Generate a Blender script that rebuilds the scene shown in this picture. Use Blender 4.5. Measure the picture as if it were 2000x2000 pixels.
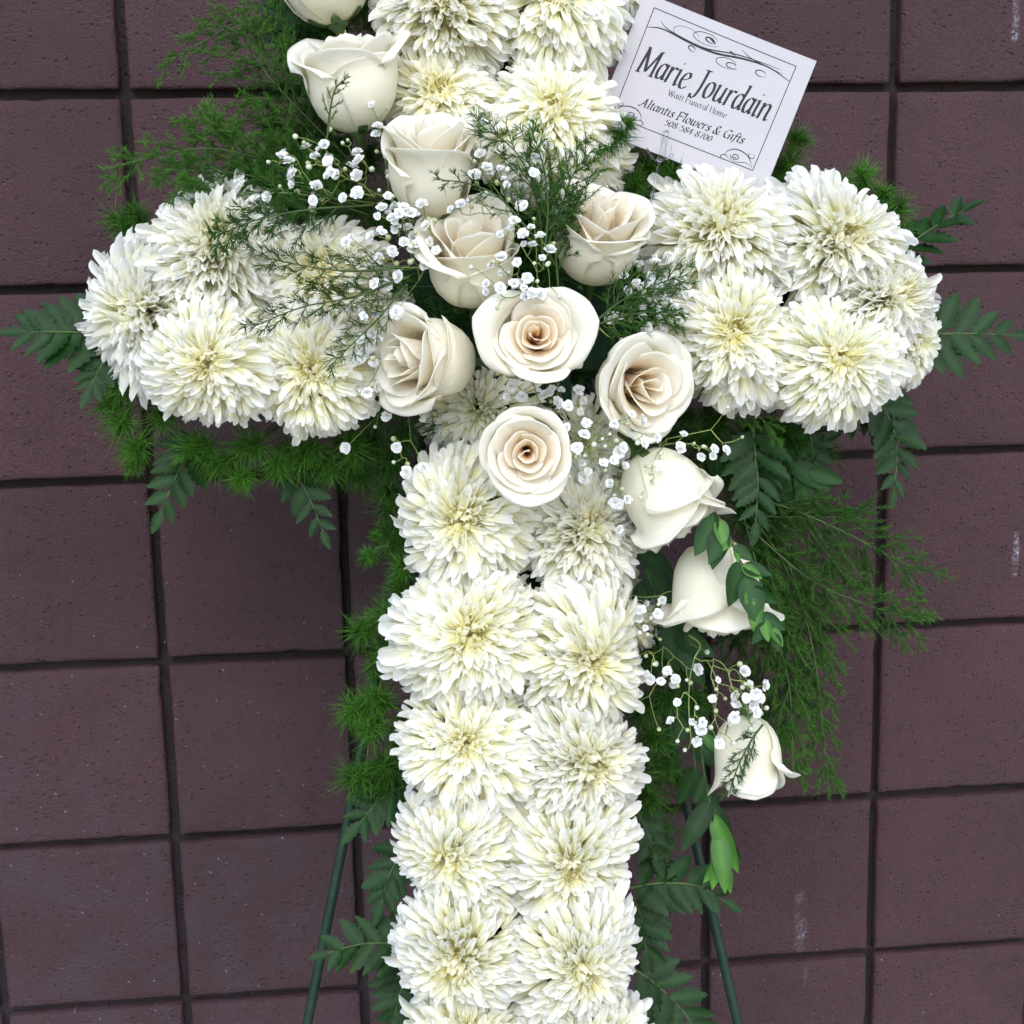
import bpy, math, random
import numpy as np
from mathutils import Matrix, Vector

for o in list(bpy.data.objects):
    bpy.data.objects.remove(o, do_unlink=True)
scene = bpy.context.scene
col = scene.collection
PI = math.pi

# ------------------------------------------------------------------ camera
CAM = np.array([-0.11141, -1.50121, 0.28205])
EUL = (1.393484, 0.020697, -0.100563)
FPX = 2700.0                                   # focal length in pixels of a 2000 px frame
cd = bpy.data.cameras.new('camera'); cam = bpy.data.objects.new('camera', cd); col.objects.link(cam)
cam.location = CAM; cam.rotation_euler = EUL
cd.sensor_width = 36.0; cd.lens = FPX / 2000 * 36.0; cd.clip_start = 0.05; cd.clip_end = 200
scene.camera = cam

# ------------------------------------------------------------------ sky and sun (open shade, overcast)
SUN_EL, SUN_AZ = math.radians(42), math.radians(-20)     # azimuth seen from the wall: 0 = straight out of it
w = bpy.data.worlds.new('World'); scene.world = w; w.use_nodes = True
nt = w.node_tree; bg = nt.nodes['Background']
sky = nt.nodes.new('ShaderNodeTexSky'); sky.sky_type = 'NISHITA'; sky.sun_disc = False
sky.sun_elevation = SUN_EL; sky.sun_rotation = PI + SUN_AZ
sky.air_density = 1.0; sky.dust_density = 1.0; sky.ozone_density = 1.0
nt.links.new(sky.outputs[0], bg.inputs[0]); bg.inputs[1].default_value = 0.15
sl = bpy.data.lights.new('sun', 'SUN'); sl.energy = 1.2; sl.angle = math.radians(40); sl.color = (1.0, 0.985, 0.975)
sun = bpy.data.objects.new('sun', sl); col.objects.link(sun)
sdir = Vector((math.sin(SUN_AZ) * math.cos(SUN_EL), -math.cos(SUN_AZ) * math.cos(SUN_EL), math.sin(SUN_EL)))
sun.rotation_euler = sdir.to_track_quat('Z', 'Y').to_euler()
sun.location = (0, -3, 4)
vs = scene.view_settings
vs.view_transform = 'Standard'; vs.look = 'None'; vs.exposure = 1.0; vs.gamma = 1.0; vs.use_curve_mapping = False
scene.cycles.max_bounces = 12; scene.cycles.diffuse_bounces = 10; scene.cycles.use_adaptive_sampling = True; scene.cycles.adaptive_threshold = 0.05; scene.cycles.transparent_max_bounces = 12
scene.cycles.use_denoising = True

# ------------------------------------------------------------------ geometry of the view: real planes hit by picture points
_R = np.array(Matrix.LocRotScale(None, cam.rotation_euler, None))[:3, :3] if False else np.array(cam.rotation_euler.to_matrix())
RIGHT, UP, BACK = _R[:, 0], _R[:, 1], _R[:, 2]
Y0, KZ = -0.30, 0.20                            # the leaning front plane of the foam cross: Y = Y0 + KZ * z


def ray(x, y):
    return RIGHT * (x - 1000) / FPX - UP * (y - 1000) / FPX - BACK


def at(x, y, off=0.0):
    """point on the leaning plane of the cross, off metres in front of it"""
    d = ray(x, y)
    t = (Y0 + KZ * CAM[2] - off - CAM[1]) / (d[1] - KZ * d[2])
    return CAM + d * t


def atY(x, y, Y):
    d = ray(x, y)
    return CAM + d * ((Y - CAM[1]) / d[1])


def mpp(p):
    return float(-(np.asarray(p) - CAM) @ BACK) / FPX


def idir(dx, dy, dz):
    v = RIGHT * dx + UP * dy + BACK * dz
    return v / np.linalg.norm(v)


def nrm(v):
    v = np.asarray(v, float)
    return v / (np.linalg.norm(v, axis=-1, keepdims=True) + 1e-12)


# ------------------------------------------------------------------ mesh helpers
def mk(name, V, F4=None, F3=None, cols=None, smooth=True):
    V = np.asarray(V, np.float32)
    me = bpy.data.meshes.new(name)
    me.vertices.add(len(V)); me.vertices.foreach_set('co', V.ravel())
    parts, starts, s = [], [], 0
    for F, k in ((F4, 4), (F3, 3)):
        if F is not None and len(F):
            F = np.asarray(F, np.int32).reshape(-1, k)
            parts.append(F.ravel()); starts.append(s + np.arange(len(F), dtype=np.int32) * k); s += F.size
    L = np.concatenate(parts); S = np.concatenate(starts)
    me.loops.add(len(L)); me.loops.foreach_set('vertex_index', L)
    me.polygons.add(len(S)); me.polygons.foreach_set('loop_start', S)
    me.polygons.foreach_set('use_smooth', np.full(len(S), smooth))
    me.update(calc_edges=True)
    if cols is not None:
        a = me.color_attributes.new('tint', 'FLOAT_COLOR', 'POINT')
        c = np.ones((len(V), 4), np.float32); c[:, :3] = cols
        a.data.foreach_set('color', c.ravel())
    return me


def obj(name, me, mat=None, parent=None, M=None):
    if mat is not None and not me.materials:
        me.materials.append(mat)
    o = bpy.data.objects.new(name, me); col.objects.link(o)
    if parent is not None:
        o.parent = parent
    if M is not None:
        o.matrix_basis = M
    return o


def thing(name, label, cat, loc=(0, 0, 0), group=None):
    o = bpy.data.objects.new(name, None); col.objects.link(o)
    o.empty_display_size = 0.02
    o.location = [float(c) for c in loc]; o['label'] = label; o['category'] = cat
    if group:
        o['group'] = group
    return o


def grid_faces(nu, nv, closed=False):
    """faces of a grid with nu rows of nv verts"""
    i, j = np.meshgrid(np.arange(nu - 1), np.arange(nv if closed else nv - 1), indexing='ij')
    a = i * nv + j; b = i * nv + (j + 1) % nv
    return np.stack([a, b, b + nv, a + nv], -1).reshape(-1, 4)


def catmull(P, n):
    P = np.asarray(P, float)
    if len(P) == 2:
        t = np.linspace(0, 1, n)[:, None]; return P[0] * (1 - t) + P[1] * t
    Q = np.vstack([2 * P[0] - P[1], P, 2 * P[-1] - P[-2]])
    T = np.linspace(0, len(P) - 1 - 1e-9, n); out = []
    for t in T:
        k = int(t); u = t - k
        a, b, c, d = Q[k:k + 4]
        out.append(0.5 * (2 * b + (c - a) * u + (2 * a - 5 * b + 4 * c - d) * u * u + (3 * b - a - 3 * c + d) * u ** 3))
    return np.array(out)


def tube(P, r, k=6, cap=True):
    """tube along points P, radius r (scalar or array) -> V, F4, F3"""
    P = np.asarray(P, float); n = len(P); r = np.broadcast_to(np.asarray(r, float), (n,))
    T = nrm(np.gradient(P, axis=0))
    ref = np.array([0.3, 0.9, 0.31]) if abs(T[0] @ np.array([0, 1, 0])) < .9 else np.array([1., 0, 0])
    N = nrm(np.cross(T, ref)); Bn = np.cross(T, N)
    a = np.arange(k) / k * 2 * PI
    V = P[:, None] + r[:, None, None] * (np.cos(a)[None, :, None] * N[:, None] + np.sin(a)[None, :, None] * Bn[:, None])
    V = V.reshape(-1, 3); F = grid_faces(n, k, True); F3 = None
    if cap:
        V = np.vstack([V, P[0], P[-1]]); m = n * k; j = np.arange(k)
        F3 = np.vstack([np.stack([np.full(k, m), (j + 1) % k, j], 1),
                        np.stack([np.full(k, m + 1), m - k + j, m - k + (j + 1) % k], 1)])
    return V, F, F3


class Acc:
    """collects pieces of one mesh"""
    def __init__(s):
        s.V, s.F4, s.F3, s.C, s.n = [], [], [], [], 0

    def add(s, V, F4=None, F3=None, C=None):
        V = np.asarray(V); s.V.append(V)
        if F4 is not None: s.F4.append(np.asarray(F4) + s.n)
        if F3 is not None: s.F3.append(np.asarray(F3) + s.n)
        if C is not None: s.C.append(np.broadcast_to(np.asarray(C, float), (len(V), 3)))
        s.n += len(V)

    def build(s, name, mat, parent=None, loc=None, smooth=True, stuff=False):
        V = np.vstack(s.V)
        if loc is not None: V = V - np.asarray(loc)
        o = obj(name, mk(name, V, np.vstack(s.F4) if s.F4 else None, np.vstack(s.F3) if s.F3 else None,
                         np.vstack(s.C) if s.C else None, smooth), mat, parent)
        if stuff: o['kind'] = 'stuff'
        return o


# ------------------------------------------------------------------ materials
def material(name):
    m = bpy.data.materials.new(name); m.use_nodes = True
    n = m.node_tree; b = n.nodes['Principled BSDF']; out = n.nodes['Material Output']
    return m, n, b, out


def N(n, t, **kw):
    x = n.nodes.new(t)
    for k, v in kw.items(): setattr(x, k, v)
    return x


def petal_mat(name, trans, rough, spec, bump_scale, bump, var=0.04, sheen=0.0):
    m, n, b, out = material(name)
    a = N(n, 'ShaderNodeAttribute', attribute_name='tint')
    oi = N(n, 'ShaderNodeObjectInfo')
    mr = N(n, 'ShaderNodeMapRange'); mr.inputs[3].default_value = 1 - var; mr.inputs[4].default_value = 1.0
    n.links.new(oi.outputs['Random'], mr.inputs[0])
    mx = N(n, 'ShaderNodeMix', data_type='RGBA', blend_type='MULTIPLY'); mx.inputs[0].default_value = 1
    n.links.new(a.outputs['Color'], mx.inputs[6]); n.links.new(mr.outputs[0], mx.inputs[7])
    n.links.new(mx.outputs[2], b.inputs['Base Color'])
    b.inputs['Roughness'].default_value = rough; b.inputs['Specular IOR Level'].default_value = spec
    tr = N(n, 'ShaderNodeBsdfTranslucent'); n.links.new(mx.outputs[2], tr.inputs[0])
    ms = N(n, 'ShaderNodeMixShader'); ms.inputs[0].default_value = trans
    n.links.new(b.outputs[0], ms.inputs[1]); n.links.new(tr.outputs[0], ms.inputs[2]); n.links.new(ms.outputs[0], out.inputs[0])
    if bump:
        tc = N(n, 'ShaderNodeTexCoord'); nz = N(n, 'ShaderNodeTexNoise'); nz.inputs['Scale'].default_value = bump_scale
        nz.inputs['Detail'].default_value = 3
        n.links.new(tc.outputs['Object'], nz.inputs['Vector'])
        bp = N(n, 'ShaderNodeBump'); bp.inputs['Strength'].default_value = bump; bp.inputs['Distance'].default_value = 0.002
        n.links.new(nz.outputs[0], bp.inputs['Height']); n.links.new(bp.outputs[0], b.inputs['Normal']); n.links.new(bp.outputs[0], tr.inputs['Normal'])
    return m


MUM = petal_mat('chrysanthemum_petal', 0.50, 0.55, 0.3, 0, 0, 0.05)
ROSE = petal_mat('rose_petal', 0.50, 0.52, 0.25, 240, 0.22, 0.03)
TINY = petal_mat('gypsophila_petal', 0.25, 0.6, 0.2, 0, 0, 0.05)
NEEDLE = petal_mat('fern_needle', 0.35, 0.55, 0.2, 0, 0, 0.15)
LEAF = petal_mat('glossy_leaf', 0.15, 0.36, 0.24, 260, 0.25, 0.25)


def plain_mat(name, c, rough=0.5, spec=0.4, noise=None, bump=0.0, var=0.25):
    m, n, b, out = material(name)
    b.inputs['Roughness'].default_value = rough; b.inputs['Specular IOR Level'].default_value = spec
    if noise:
        tc = N(n, 'ShaderNodeTexCoord'); nz = N(n, 'ShaderNodeTexNoise'); nz.inputs['Scale'].default_value = noise; nz.inputs['Detail'].default_value = 5
        n.links.new(tc.outputs['Object'], nz.inputs['Vector'])
        r = N(n, 'ShaderNodeValToRGB')
        r.color_ramp.elements[0].position = 0.3; r.color_ramp.elements[1].position = 0.7
        r.color_ramp.elements[0].color = (*[x * (1 - var) for x in c], 1); r.color_ramp.elements[1].color = (*[min(1, x * (1 + var)) for x in c], 1)
        n.links.new(nz.outputs[0], r.inputs[0]); n.links.new(r.outputs[0], b.inputs['Base Color'])
        if bump:
            bp = N(n, 'ShaderNodeBump'); bp.inputs['Strength'].default_value = bump; bp.inputs['Distance'].default_value = 0.002
            n.links.new(nz.outputs[0], bp.inputs['Height']); n.links.new(bp.outputs[0], b.inputs['Normal'])
    else:
        b.inputs['Base Color'].default_value = (*c, 1)
    return m


STEM = plain_mat('green_stem', (0.045, 0.085, 0.022), 0.5, 0.3, 60)
PALESTEM = plain_mat('pale_green_stem', (0.22, 0.29, 0.085), 0.5, 0.3, 80)
WOODSTEM = plain_mat('brown_stem', (0.10, 0.05, 0.03), 0.6, 0.3, 60)
FOAM = plain_mat('floral_foam', (0.012, 0.03, 0.014), 0.95, 0.1, 300, 0.6)
EASEL = plain_mat('green_painted_steel', (0.008, 0.028, 0.018), 0.45, 0.3, 150, 0.15)
PAPER = plain_mat('white_card', (0.445, 0.432, 0.458), 0.55, 0.3, 40, 0, 0.02)
INK = plain_mat('black_ink', (0.018, 0.018, 0.022), 0.5, 0.3)
INKGREY = plain_mat('thin_grey_ink', (0.11, 0.11, 0.12), 0.5, 0.3)
CONCRETE = plain_mat('pavement_concrete', (0.40, 0.39, 0.37), 0.9, 0.2, 12, 0.3, 0.15)


def wall_material(name, base, mortar=False):
    m, n, b, out = material(name)
    geo = N(n, 'ShaderNodeNewGeometry'); P = geo.outputs['Position']
    ln = n.links.new

    def noise(scale, detail=4, rough=0.55, vec=P):
        x = N(n, 'ShaderNodeTexNoise'); x.inputs['Scale'].default_value = scale; x.inputs['Detail'].default_value = detail
        x.inputs['Roughness'].default_value = rough; ln(vec, x.inputs['Vector']); return x.outputs[0]

    def math_(op, a, c=None, clamp=False):
        x = N(n, 'ShaderNodeMath', operation=op); x.use_clamp = clamp
        for k, v in ((0, a), (1, c)):
            if v is None: continue
            if isinstance(v, (int, float)): x.inputs[k].default_value = v
            else: ln(v, x.inputs[k])
        return x.outputs[0]

    def rng(v, a, c, d=0.0, e=1.0):
        x = N(n, 'ShaderNodeMapRange'); ln(v, x.inputs[0])
        for k, q in enumerate((a, c, d, e)): x.inputs[k + 1].default_value = q
        return x.outputs[0]

    def mix(f, a, c, mode='MIX'):
        x = N(n, 'ShaderNodeMix', data_type='RGBA', blend_type=mode)
        if isinstance(f, (int, float)): x.inputs[0].default_value = f
        else: ln(f, x.inputs[0])
        for k, v in ((6, a), (7, c)):
            if isinstance(v, tuple): x.inputs[k].default_value = (*v, 1)
            else: ln(v, x.inputs[k])
        return x.outputs[2]

    mp = N(n, 'ShaderNodeMapping'); mp.inputs['Scale'].default_value = (1, 1, 1.15); mp.inputs['Rotation'].default_value = (0, 0.12, 0); ln(P, mp.inputs[0])
    big = noise(7, 4, 0.6); mid = noise(45, 4, 0.65); fine = noise(400, 3, 0.7, mp.outputs[0])
    oi = N(n, 'ShaderNodeObjectInfo')
    c = mix(rng(big, 0.3, 0.7), tuple(x * 0.78 for x in base), tuple(x * 1.16 for x in base))
    c = mix(rng(mid, 0.35, 0.7, 0, 0.5), c, (base[0] * 1.25, base[1] * 1.1, base[2] * 1.05))
    c = mix(1.0, c, rng(fine, 0.3, 0.7, 0.66, 1.30), 'MULTIPLY')
    c = mix(1.0, c, rng(oi.outputs['Random'], 0, 1, 0.84, 1.12), 'MULTIPLY')
    # sparse worn specks, gathered in patches towards the lower courses at the left
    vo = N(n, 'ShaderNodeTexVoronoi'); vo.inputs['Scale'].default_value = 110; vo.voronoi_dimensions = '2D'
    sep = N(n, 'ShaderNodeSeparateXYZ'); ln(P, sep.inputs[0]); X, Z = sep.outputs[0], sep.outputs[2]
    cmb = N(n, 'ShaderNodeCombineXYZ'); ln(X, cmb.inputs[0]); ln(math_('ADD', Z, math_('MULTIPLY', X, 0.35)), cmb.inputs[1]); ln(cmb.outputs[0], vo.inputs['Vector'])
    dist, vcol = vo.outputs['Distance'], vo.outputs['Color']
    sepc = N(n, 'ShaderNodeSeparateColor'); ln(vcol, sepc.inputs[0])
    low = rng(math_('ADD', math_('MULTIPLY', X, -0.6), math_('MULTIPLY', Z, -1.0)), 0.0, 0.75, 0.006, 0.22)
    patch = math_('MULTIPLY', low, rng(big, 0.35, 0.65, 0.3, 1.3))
    c = mix(math_('MULTIPLY', rng(low, 0.08, 0.22, 0.0, 0.45), rng(noise(14, 4, 0.6), 0.40, 0.62)), c, (0.052, 0.040, 0.060))  # bluish sheen of the sky painted into the colour at lower left
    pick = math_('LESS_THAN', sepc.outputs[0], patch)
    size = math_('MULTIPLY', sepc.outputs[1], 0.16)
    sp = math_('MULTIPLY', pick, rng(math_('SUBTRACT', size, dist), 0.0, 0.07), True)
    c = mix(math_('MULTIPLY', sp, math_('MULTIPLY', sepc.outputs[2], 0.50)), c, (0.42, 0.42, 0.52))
    # chalky drips: three pale streaks
    wob = math_('MULTIPLY', math_('SUBTRACT', noise(25, 3), 0.5), 0.010)
    grain = math_('MULTIPLY', rng(noise(330, 3, 0.7), 0.40, 0.66), rng(noise(38, 4, 0.7), 0.38, 0.60))
    for (px, z0, z1, hw, amt) in DRIPS:
        dx = math_('ABSOLUTE', math_('SUBTRACT', math_('ADD', X, wob), px))
        inx = rng(math_('ADD', dx, math_('MULTIPLY', math_('SUBTRACT', noise(90, 3, 0.7), 0.5), hw * 1.6)), hw * 0.35, hw, 1, 0)
        inz = math_('MULTIPLY', rng(Z, z0, z0 + 0.004), rng(Z, z1 - 0.012, z1, 1, 0))
        mk_ = math_('MULTIPLY', math_('MULTIPLY', inx, inz), math_('MULTIPLY', grain, amt), True)
        c = mix(mk_, c, (0.50, 0.49, 0.58))
    ln(c, b.inputs['Base Color'])
    b.inputs['Roughness'].default_value = 0.6; b.inputs['Specular IOR Level'].default_value = 0.38
    # relief: fine grain, and sharp little pits
    vp = N(n, 'ShaderNodeTexVoronoi'); vp.inputs['Scale'].default_value = 180; ln(P, vp.inputs['Vector'])
    sepp = N(n, 'ShaderNodeSeparateColor'); ln(vp.outputs['Color'], sepp.inputs[0])
    pit = math_('MULTIPLY', math_('LESS_THAN', sepp.outputs[0], 0.22), rng(vp.outputs['Distance'], 0.12, 0.42, 1, 0))
    h = math_('ADD', math_('MULTIPLY', fine, 2.6), math_('MULTIPLY', mid, 0.8))
    h = math_('SUBTRACT', h, math_('MULTIPLY', pit, 1.7))
    bp = N(n, 'ShaderNodeBump'); bp.inputs['Strength'].default_value = 0.9; bp.inputs['Distance'].default_value = 0.0016
    ln(h, bp.inputs['Height']); ln(bp.outputs[0], b.inputs['Normal'])
    return m


_d = []
for (x0, y0, x1, y1, hwpx, amt) in ((1563, 1735, 1565, 1862, 15, 0.42), (1572, 1880, 1572, 1932, 5, 0.3), (1981, 1035, 1983, 1145, 8, 0.9), (1990, -30, 1978, 85, 9, 0.8)):
    a, b_ = atY(x0, y0, 0), atY(x1, y1, 0)
    _d.append(((a[0] + b_[0]) / 2, min(a[2], b_[2]), max(a[2], b_[2]), hwpx * mpp(a), amt))
DRIPS = _d
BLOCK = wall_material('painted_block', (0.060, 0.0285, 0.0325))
MORTAR = wall_material('painted_mortar_shaded', (0.024, 0.016, 0.015))  # same paint as the blocks, with the joint shade put into the colour

# ------------------------------------------------------------------ pavement (out of the frame below; the easel stands on it)
GZ = -1.15
g = obj('pavement', mk('pavement', [(-6, -8, GZ), (6, -8, GZ), (6, 0.2, GZ), (-6, 0.2, GZ)], [[0, 1, 2, 3]]), CONCRETE)
g['kind'] = 'structure'

# ------------------------------------------------------------------ block wall
rng0 = np.random.default_rng(11)
wall = thing('block_wall', 'dark maroon painted concrete block wall with deep raked joints behind the flowers', 'wall', (0, 0, GZ))
XJ = [-0.355 + 0.2036 * k for k in range(-5, 10)]
XJ[XJ.index(min(XJ, key=lambda v: abs(v - 0.256)))] = 0.2555
ZJ = [0.462, 0.266, 0.062, -0.1415, -0.348, -0.546]
ZJ = [0.462 + 0.2035 * k for k in range(4, 0, -1)] + ZJ + [-0.546 - 0.2035 * k for k in range(1, 3)]
HJ = 0.0050                                      # half joint width
wb = Acc()
x0, x1 = XJ[0], XJ[-1]
wb.add([(x0, 0.015, GZ), (x1, 0.015, GZ), (x1, 0.015, 1.32), (x0, 0.015, 1.32), (x0, 0.19, GZ), (x1, 0.19, GZ), (x1, 0.19, 1.32), (x0, 0.19, 1.32)],
       [[0, 1, 2, 3], [5, 4, 7, 6], [1, 5, 6, 2], [4, 0, 3, 7], [3, 2, 6, 7], [4, 5, 1, 0]])
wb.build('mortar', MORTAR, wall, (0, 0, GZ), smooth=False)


def block_mesh(wd, ht, seed):
    """a block face with a worn, uneven arris all round"""
    r = np.random.default_rng(seed); n = 14
    pts = []
    for (ax, az, bx, bz) in ((-1, -1, 1, -1), (1, -1, 1, 1), (1, 1, -1, 1), (-1, 1, -1, -1)):
        for k in range(n):
            t = k / n; pts.append((ax + (bx - ax) * t, az + (bz - az) * t))
    p = np.array(pts) * [wd / 2, ht / 2]
    m = len(p)
    wob = r.normal(0, 0.00035, m); wob = (wob + np.roll(wob, 1)) * 0.6 + (r.random(m) < 0.07) * r.random(m) * -0.0022
    d = nrm(np.sign(p) * (np.abs(np.abs(p) - [wd / 2, ht / 2]) < 1e-6))
    p1 = p + d * np.minimum(wob, 0.0012)[:, None]
    rings = []
    for inset, y in ((0.0, 0.0175), (0.0, 0.0034), (0.0012, 0.0013), (0.0042, 0.0001), (0.012, -0.0002)):
        q = p1 - d * inset if inset < 0.006 else p - d * inset
        yy = np.full(m, y) + (r.normal(0, 0.00025, m) if 0 < inset else 0)
        rings.append(np.stack([q[:, 0], yy, q[:, 1]], 1))
    V = np.vstack(rings); F = grid_faces(len(rings), m, True)
    V = np.vstack([V, [0, -0.0003, 0]]); c = len(V) - 1; j = np.arange(m); s = (len(rings) - 1) * m
    F3 = np.stack([np.full(m, c), s + j, s + (j + 1) % m], 1)
    return mk('block', V, F, F3)


bcache = {}
for i in range(len(XJ) - 1):
    for j in range(len(ZJ) - 1):
        wd, ht = XJ[i + 1] - XJ[i] - 2 * HJ, ZJ[j] - ZJ[j + 1] - 2 * HJ * 0.95
        key = (round(wd, 3), round(ht, 3), int(rng0.integers(0, 6)))
        if key not in bcache: bcache[key] = block_mesh(wd, ht, len(bcache) + 40)
        M = Matrix.Translation((float((XJ[i] + XJ[i + 1]) / 2 + rng0.normal(0, 0.0007)), float(rng0.normal(0, 0.0006)), float((ZJ[j] + ZJ[j + 1]) / 2 + rng0.normal(0, 0.0005) - GZ))) \
            @ Matrix.Rotation(float(rng0.normal(0, 0.0018)), 4, 'Y') @ Matrix.Rotation(float(rng0.normal(0, 0.002)), 4, 'X')
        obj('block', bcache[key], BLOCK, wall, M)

# ------------------------------------------------------------------ easel
apex = at(985, 60, -0.065)
ez = thing('easel', 'dark green tubular steel easel standing behind the flower cross', 'easel', (apex[0], apex[1], GZ))
eo = np.array(ez.location)


def to_ground(a, b):
    t = (GZ - a[2]) / (b[2] - a[2]); return a + (b - a) * t


lefts, rights = to_ground(apex, at(600, 2000, -0.065)), to_ground(apex, at(1441, 2000, -0.065))
rear = np.array([apex[0], -0.05, GZ])
for a, b_ in ((apex, lefts), (apex + 0.004 * BACK, rights), (apex - 0.02 * BACK, rear)):
    V, F, F3 = tube(np.linspace(a, b_, 14), 0.0047, 10); acc = Acc(); acc.add(V, F, F3)
    lg = acc.build('leg', EASEL, ez, eo)
    d = (b_ - a) / np.linalg.norm(b_ - a); V, F, F3 = tube(np.array([b_ - d * 0.03, b_ - d * 0.012, b_ + d * 0.002]), 0.0075, 10)
    acc = Acc(); acc.add(V, F, F3); acc.build('rubber_foot', INK, lg, eo)
cb = Acc(); V, F, F3 = tube(np.array([apex + (lefts - apex) * 0.60, apex + (rights - apex) * 0.60]), 0.004, 8); cb.add(V, F, F3)
cb.build('crossbar', EASEL, ez, eo)
hk = Acc(); V, F, F3 = tube(np.array([apex + UP * 0.03, apex + UP * 0.06 + BACK * 0.004, apex + UP * 0.03 + BACK * 0.02, apex]), 0.004, 8); hk.add(V, F, F3)
hk.build('hook', EASEL, ez, eo)

# ------------------------------------------------------------------ foam cross under the flowers
fc0 = at(1000, 1000, -0.03)
foam = thing('foam_cross', 'dark green floral foam cross hidden under the white flowers', 'foam base', fc0)


def foam_bar(pts, name, front=0.0):
    """bar with rounded edges whose outline is given in the plane of the cross"""
    nrmv = nrm(np.array([0, -1.0, KZ])); rings = []
    P = np.array([at(x, y, front) for x, y in pts]); c = P.mean(0)
    for inset, dep in ((1, 0.055), (1, 0.008), (0.985, 0.002), (0.955, 0.0)):
        rings.append(c + (P - c) * inset - nrmv * dep)
    m = len(P); V = np.vstack(rings + [[rings[-1].mean(0)], [rings[0].mean(0)]]); F = grid_faces(4, m, True); j = np.arange(m)
    F3 = np.vstack([np.stack([np.full(m, 4 * m), 3 * m + j, 3 * m + (j + 1) % m], 1), np.stack([np.full(m, 4 * m + 1), (j + 1) % m, j], 1)])
    a = Acc(); a.add(V, F, F3); return a.build(name, FOAM, foam, fc0)


foam_bar([(860, -120), (1110, -120), (1110, 440), (1125, 1000), (1170, 2160), (860, 2160), (880, 1000), (860, 440)], 'upright')
foam_bar([(300, 560), (700, 520), (1300, 500), (1720, 500), (1720, 680), (1300, 720), (700, 740), (300, 700)], 'arm', -0.004)

# ================================================================== chrysanthemums
WHITE = np.array([0.955, 0.957, 0.93]); CREAM = np.array([0.968, 0.945, 0.69]); YELLOW = np.array([0.96, 0.90, 0.40]); LIME = np.array([0.50, 0.55, 0.12])


def sstep(a, b, x):
    t = np.clip((x - a) / (b - a), 0, 1); return t * t * (3 - 2 * t)


NV, NS = 8, 3


def petal_proto(seed, bend, cup, wid, blunt):
    """strap petal: base at the origin, tip at (1,0,0), width along Y, inner face towards +Z"""
    r = np.random.default_rng(seed)
    v = np.array([0, .18, .38, .55, .70, .83, .94, 1.0]); s = np.linspace(-1, 1, NS)
    prof = np.where(v < 0.68, 0.42 + 0.58 * sstep(0.0, 0.68, v), np.sqrt(np.clip(1 - ((v - 0.68) / 0.335) ** 2, 0, 1)) * (1 - blunt) + blunt * (1 - 0.45 * sstep(.9, 1, v)))
    prof[-1] = max(prof[-1], 0.16)
    X = np.broadcast_to(v[:, None], (NV, NS)).copy()
    X[-1] -= 0.035 * np.abs(s) ** 2; X[-2] -= 0.012 * np.abs(s) ** 2
    X[-1] += r.normal(0, 0.008, NS)
    Y = wid * prof[:, None] * s[None, :] + 0.03 * r.normal() * (v[:, None] ** 2)
    cupv = cup * (0.6 + 0.4 * np.sin(v * PI * 0.8))
    Z = 4 * bend * v[:, None] * (1 - v[:, None]) + cupv[:, None] * wid * (s[None, :] ** 2) * prof[:, None] + 0.10 * bend * (v[:, None] > .9)
    Z = Z + 0.015 * r.normal() * np.sin(v * 5)[:, None] * s[None, :]
    return np.stack([X, Y, Z], -1).reshape(-1, 3), np.repeat(v, NS)


PF = grid_faces(NV, NS)
_rp = np.random.default_rng(3)
PROTO = {'in': [petal_proto(100 + k, -0.20 - 0.10 * _rp.random(), 1.0, 0.150 + 0.02 * _rp.random(), 0.2 * _rp.random()) for k in range(6)],
         'mid': [petal_proto(200 + k, -0.09 + 0.17 * _rp.random(), 0.9 + .5 * _rp.random(), 0.135 + 0.03 * _rp.random(), 0.15 + 0.35 * _rp.random()) for k in range(10)],
         'out': [petal_proto(300 + k, -0.02 + 0.15 * _rp.random(), 0.6 + .6 * _rp.random(), 0.125 + 0.035 * _rp.random(), 0.1 + 0.35 * _rp.random()) for k in range(12)]}


def petal_cols(v, inner, lime=0.0):
    """pigment: yellowish claw, white blade; the youngest petals stay yellow"""
    b = YELLOW * (1 - lime) + LIME * lime
    base = CREAM * (1 - inner) + b * inner
    tip = WHITE * (1 - 0.55 * inner) + (CREAM * .9 + b * .1) * 0.55 * inner
    f = sstep(0.35, 0.92, v)[:, None]
    return base * (1 - f) + tip * f


OUTMESH = [mk('petal', p, PF, None, petal_cols(v, 0.0)) for p, v in PROTO['out']] + [mk('petal', p, PF, None, petal_cols(v, 0.04)) for p, v in PROTO['mid']]
for m_ in OUTMESH: m_.materials.append(MUM)


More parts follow.
